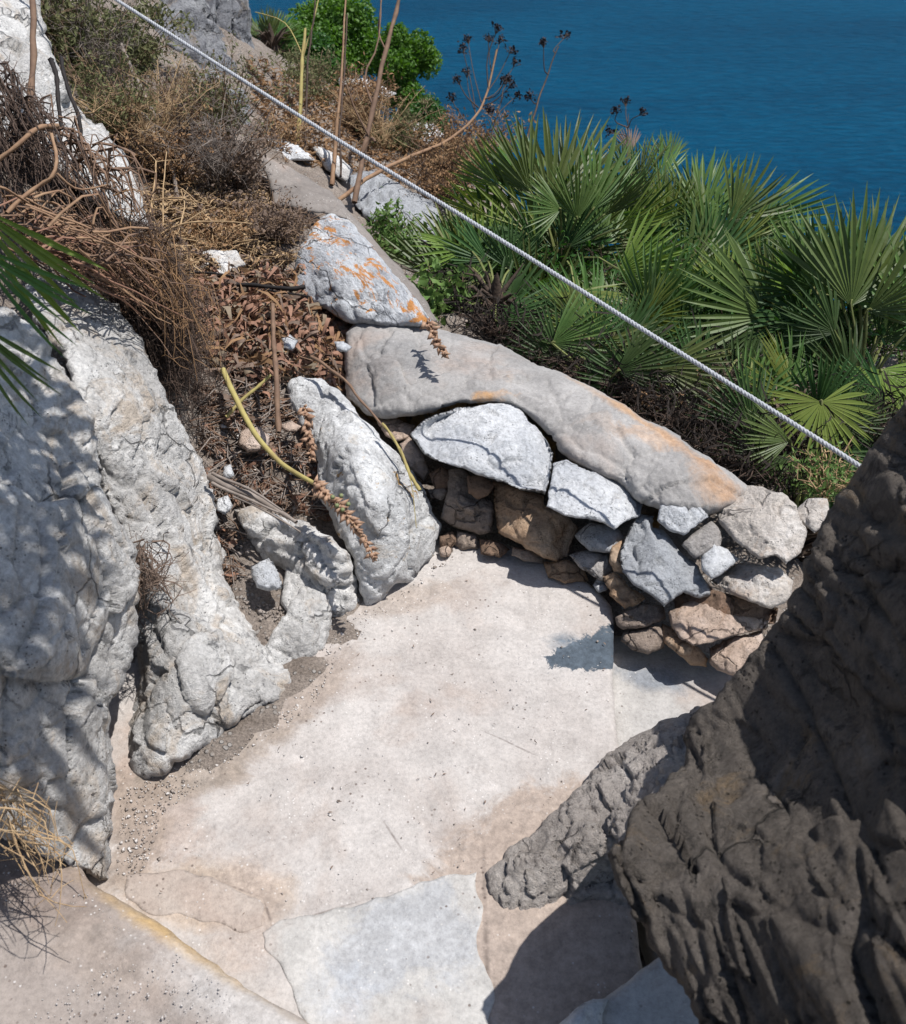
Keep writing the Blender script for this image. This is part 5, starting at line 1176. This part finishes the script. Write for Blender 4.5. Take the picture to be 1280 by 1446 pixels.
fennel('bent tan fennel stalk reaching up to branching dark seed heads over the sea', [(478, 282, 4.6), (520, 252, 4.7), (570, 225, 4.85), (630, 200, 5.0), (668, 168, 5.05), (688, 130, 5.1), (702, 70, 5.1)],
       [((672, 160), (655, 75)), ((680, 145), (662, 62)), ((690, 125), (700, 48)), ((688, 130), (720, 75)), ((684, 140), (725, 95)), ((690, 118), (705, 62)), ((676, 152), (650, 120)), ((660, 175), (640, 145)), ((694, 100), (690, 60)), ((683, 140), (712, 115)), ((672, 160), (660, 110)), ((680, 150), (718, 125))], 5.1, .011, 'stem_tan', 1)
fennel('thin dark fennel stalk leaning right over the palm tips', [(745, 195, 4.9), (758, 150, 4.95), (772, 110, 5.0), (790, 65, 5.0)], [((775, 105), (768, 68)), ((785, 75), (796, 55)), ((760, 145), (750, 140))], 5.0, .006, 'stem_dark', 2)
fennel('short dark fennel tops poking up behind the far palm', [(885, 235, 5.4), (886, 190, 5.4), (888, 160, 5.4)], [((887, 180), (872, 160)), ((887, 175), (884, 150)), ((888, 180), (903, 163)), ((886, 195), (866, 188))], 5.4, .004, 'stem_dark', 3)
fennel('short dark fennel top between the bent stalk and the tall palm', [(690, 205, 5.0), (700, 170, 5.0), (712, 135, 5.0)], [((708, 145), (715, 120)), ((700, 165), (690, 160)), ((704, 160), (725, 140))], 5.0, .004, 'stem_dark', 4)

# ------------------------------------------------------------------ loose litter (uncountable)
def sample_poly(poly, n, seed):
    r = np.random.default_rng(seed); p = np.array(poly, float); lo, hi = p.min(0), p.max(0); out = []
    while sum(map(len, out)) < n:
        q = r.uniform(lo, hi, (n, 2)); out.append(q[inpoly(q, p)])
    return np.concatenate(out)[:n]


def litter(name, poly, n, size, asp, mat, seed, lift=.02, pile=0, flat=.35, curl=.25):
    q = sample_poly(poly, n, seed); pt, ok = hit(q[:, 0], q[:, 1]); r = np.random.default_rng(seed)
    pc = np.array(poly).mean(0); rad = np.linalg.norm(np.array(poly) - pc, axis=1).mean()
    w = np.clip(1 - np.linalg.norm(q - pc, axis=1) / rad, 0, 1)
    pt[:, 2] += r.random(n) * (lift + pile * w)
    v, f = leaf_cards(pt[ok], np.array([1, 1, flat]), size, asp, seed, curl)
    return tag(make_obj(name, v, f, M[mat]), None, None, kind='stuff')


PILE = [(262, 420), (300, 395), (350, 405), (420, 412), (470, 430), (500, 455), (515, 500), (510, 545), (470, 555), (430, 540), (390, 560), (340, 540), (290, 510), (268, 470)]
litter('leaf_pile', PILE, 4000, .055, .22, 'leaf', 1, .02, .11, .4, .45)
litter('leaf_pile_dark', PILE, 2600, .06, .18, 'leafdk', 2, .015, .09, .4, .45)
litter('leaf_pile_strips', PILE, 700, .10, .10, 'rust', 21, .03, .12, .25, .2)
litter('leaf_pile_dusty', PILE, 1500, .05, .3, 'palmdead', 22, .02, .10, .4, .4)
SOIL = [(280, 560), (330, 545), (400, 560), (430, 620), (455, 700), (470, 750), (430, 740), (380, 735), (340, 720), (330, 780), (335, 850), (310, 800), (300, 700), (285, 620)]
litter('leaf_litter', SOIL, 1500, .04, .3, 'leafdk', 3, .02)
litter('leaf_litter_red', SOIL, 500, .04, .38, 'leaf', 4, .025)
UP = [(200, 300), (260, 240), (350, 250), (400, 300), (430, 320), (410, 390), (330, 400), (240, 400)]
litter('dry_litter', UP, 3500, .035, .16, 'stem_straw', 5, .04, .02)
litter('dry_litter_brown', UP, 3500, .035, .2, 'leafdk', 6, .04, .02)
litter('slope_litter', [(350, 100), (450, 130), (600, 190), (690, 200), (640, 300), (520, 260), (400, 230), (360, 160)], 4200, .04, .2, 'rust', 7, .05)
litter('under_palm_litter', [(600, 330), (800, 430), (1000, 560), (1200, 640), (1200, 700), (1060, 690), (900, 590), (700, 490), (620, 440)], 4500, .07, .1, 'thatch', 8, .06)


def twigs(name, poly, n, mat, seed, ln=.09, rad=.0016):
    q = sample_poly(poly, n, seed); pt, ok = hit(q[:, 0], q[:, 1]); r = np.random.default_rng(seed); L = []
    for p_ in pt[ok]:
        a = r.uniform(0, 6.28); l = ln * r.uniform(.4, 1.6); dv = np.array([math.cos(a), math.sin(a), r.normal() * .15]) * l / 2
        z = np.array([0, 0, .01 + r.random() * .03])
        L.append((np.array([p_ - dv + z, p_ + z + r.normal(size=3) * l * .08, p_ + dv + z]), rad * r.uniform(.5, 1.6)))
    v, f = tubes(L, 3); return tag(make_obj(name, v, f, M[mat]), None, None, kind='stuff')


twigs('twig_litter', SOIL, 420, 'stem_grey', 11)
twigs('twig_litter_dark', SOIL, 300, 'stem_brown', 12)
twigs('twig_litter_pile', PILE, 200, 'stem_brown', 13, .12, .002)
twigs('twig_litter_slope', UP, 500, 'stem_straw', 14, .12, .0015)


def grit(name, pts, size, mat, seed):
    r = np.random.default_rng(seed); n = len(pts)
    o = np.array([(1, 0, 0), (-1, 0, 0), (0, 1, 0), (0, -1, 0), (0, 0, .8), (0, 0, -.8)], float)
    fc = np.array([(0, 2, 4), (2, 1, 4), (1, 3, 4), (3, 0, 4), (2, 0, 5), (1, 2, 5), (3, 1, 5), (0, 3, 5)])
    s = size * np.exp(r.normal(size=n) * .45)
    V = pts[:, None] + (o[None] + r.normal(size=(n, 6, 3)) * .25) * s[:, None, None] * np.array([1, 1, .7])
    Fc = (np.arange(n)[:, None, None] * 6 + fc[None]).reshape(-1, 3)
    return tag(make_obj(name, V.reshape(-1, 3), Fc, M[mat], smooth=False), None, None, kind='stuff')


def on_path(poly, n, seed, z=.002):
    q = sample_poly(poly, n, seed); return np.array([g(a, b_, z) for a, b_ in q])


M['gritp'] = simple_mat('grit_pale', (.42, .38, .35), (.55, .52, .49), 40, .9)
M['gritd'] = simple_mat('grit_dark', (.2, .165, .14), (.3, .26, .23), 40, .9)
PATH = [(420, 960), (520, 870), (620, 790), (740, 800), (860, 850), (868, 1030), (780, 1140), (690, 1230), (520, 1270), (370, 1300), (180, 1260), (190, 1120), (300, 1050)]
q = sample_poly(PATH, 46, 31); pt = np.array([g(a, b_, .006) for a, b_ in q]); v, f = leaf_cards(pt, np.array([1, 1, .08]), .011, .3, 31, .2)
tag(make_obj('path_debris', v, f, M['leafdk']), None, None, kind='stuff')
EDGE = [(200, 1105), (300, 1050), (420, 970), (460, 890), (520, 860), (600, 815), (620, 780), (650, 785), (560, 850), (480, 930), (440, 1000), (330, 1070), (230, 1150), (200, 1240), (165, 1240), (170, 1120)]
grit('path_grit', on_path(PATH, 260, 1), .0016, 'gritp', 1)
grit('path_grit_dark', on_path(PATH, 70, 2), .0018, 'gritd', 2)
grit('edge_gravel', on_path(EDGE, 420, 3), .0019, 'gritp', 3)
grit('edge_gravel_dark', on_path(EDGE, 500, 4), .0018, 'gritd', 4)
q = sample_poly([(330, 760), (400, 790), (450, 850), (430, 940), (380, 910), (335, 860)], 420, 5); pt, ok = hit(q[:, 0], q[:, 1]); grit('soil_gravel', pt[ok] + np.array([0, 0, .004]), .0038, 'gritd', 5)
q = sample_poly(SOIL, 300, 6); pt, ok = hit(q[:, 0], q[:, 1]); grit('soil_gravel_upper', pt[ok] + np.array([0, 0, .01]), .008, 'gritp', 6)
grit('bank_gravel', on_path([(-20, 1200), (120, 1260), (330, 1400), (380, 1470), (-20, 1470)], 700, 7, .104), .0013, 'gritp', 7)

# ------------------------------------------------------------------ camera, light, world
cam = bpy.data.cameras.new('camera'); co = bpy.data.objects.new('camera', cam); COL.objects.link(co)
co.location = CAM; co.rotation_euler = (math.pi / 2 - PITCH, 0, 0)
cam.sensor_fit = 'VERTICAL'; cam.sensor_height = 24; cam.lens = FPX / H0 * 24
cam.clip_start = .02; cam.clip_end = 30000
cam.dof.use_dof = True; cam.dof.focus_distance = 3.0; cam.dof.aperture_fstop = 4.5
sc.camera = co
sun = bpy.data.lights.new('sun', 'SUN'); so_ = bpy.data.objects.new('sun', sun); COL.objects.link(so_)
sun.energy = 5.0; sun.angle = R(.53); sun.color = (1, .98, .955)
so_.rotation_euler = Vector(SUN).to_track_quat('Z', 'Y').to_euler()
w = bpy.data.worlds.new('World'); sc.world = w; w.use_nodes = True
nt = w.node_tree; sky = nt.nodes.new('ShaderNodeTexSky'); sky.sky_type = 'NISHITA'; sky.sun_disc = False
sky.sun_elevation = SUN_EL; sky.sun_rotation = SUN_AZ
bg = nt.nodes['Background']; bg.inputs['Strength'].default_value = .105
nt.links.new(sky.outputs[0], bg.inputs['Color'])
sc.view_settings.view_transform = 'Standard'; sc.view_settings.look = 'None'; sc.view_settings.gamma = 1
sc.view_settings.exposure = .3
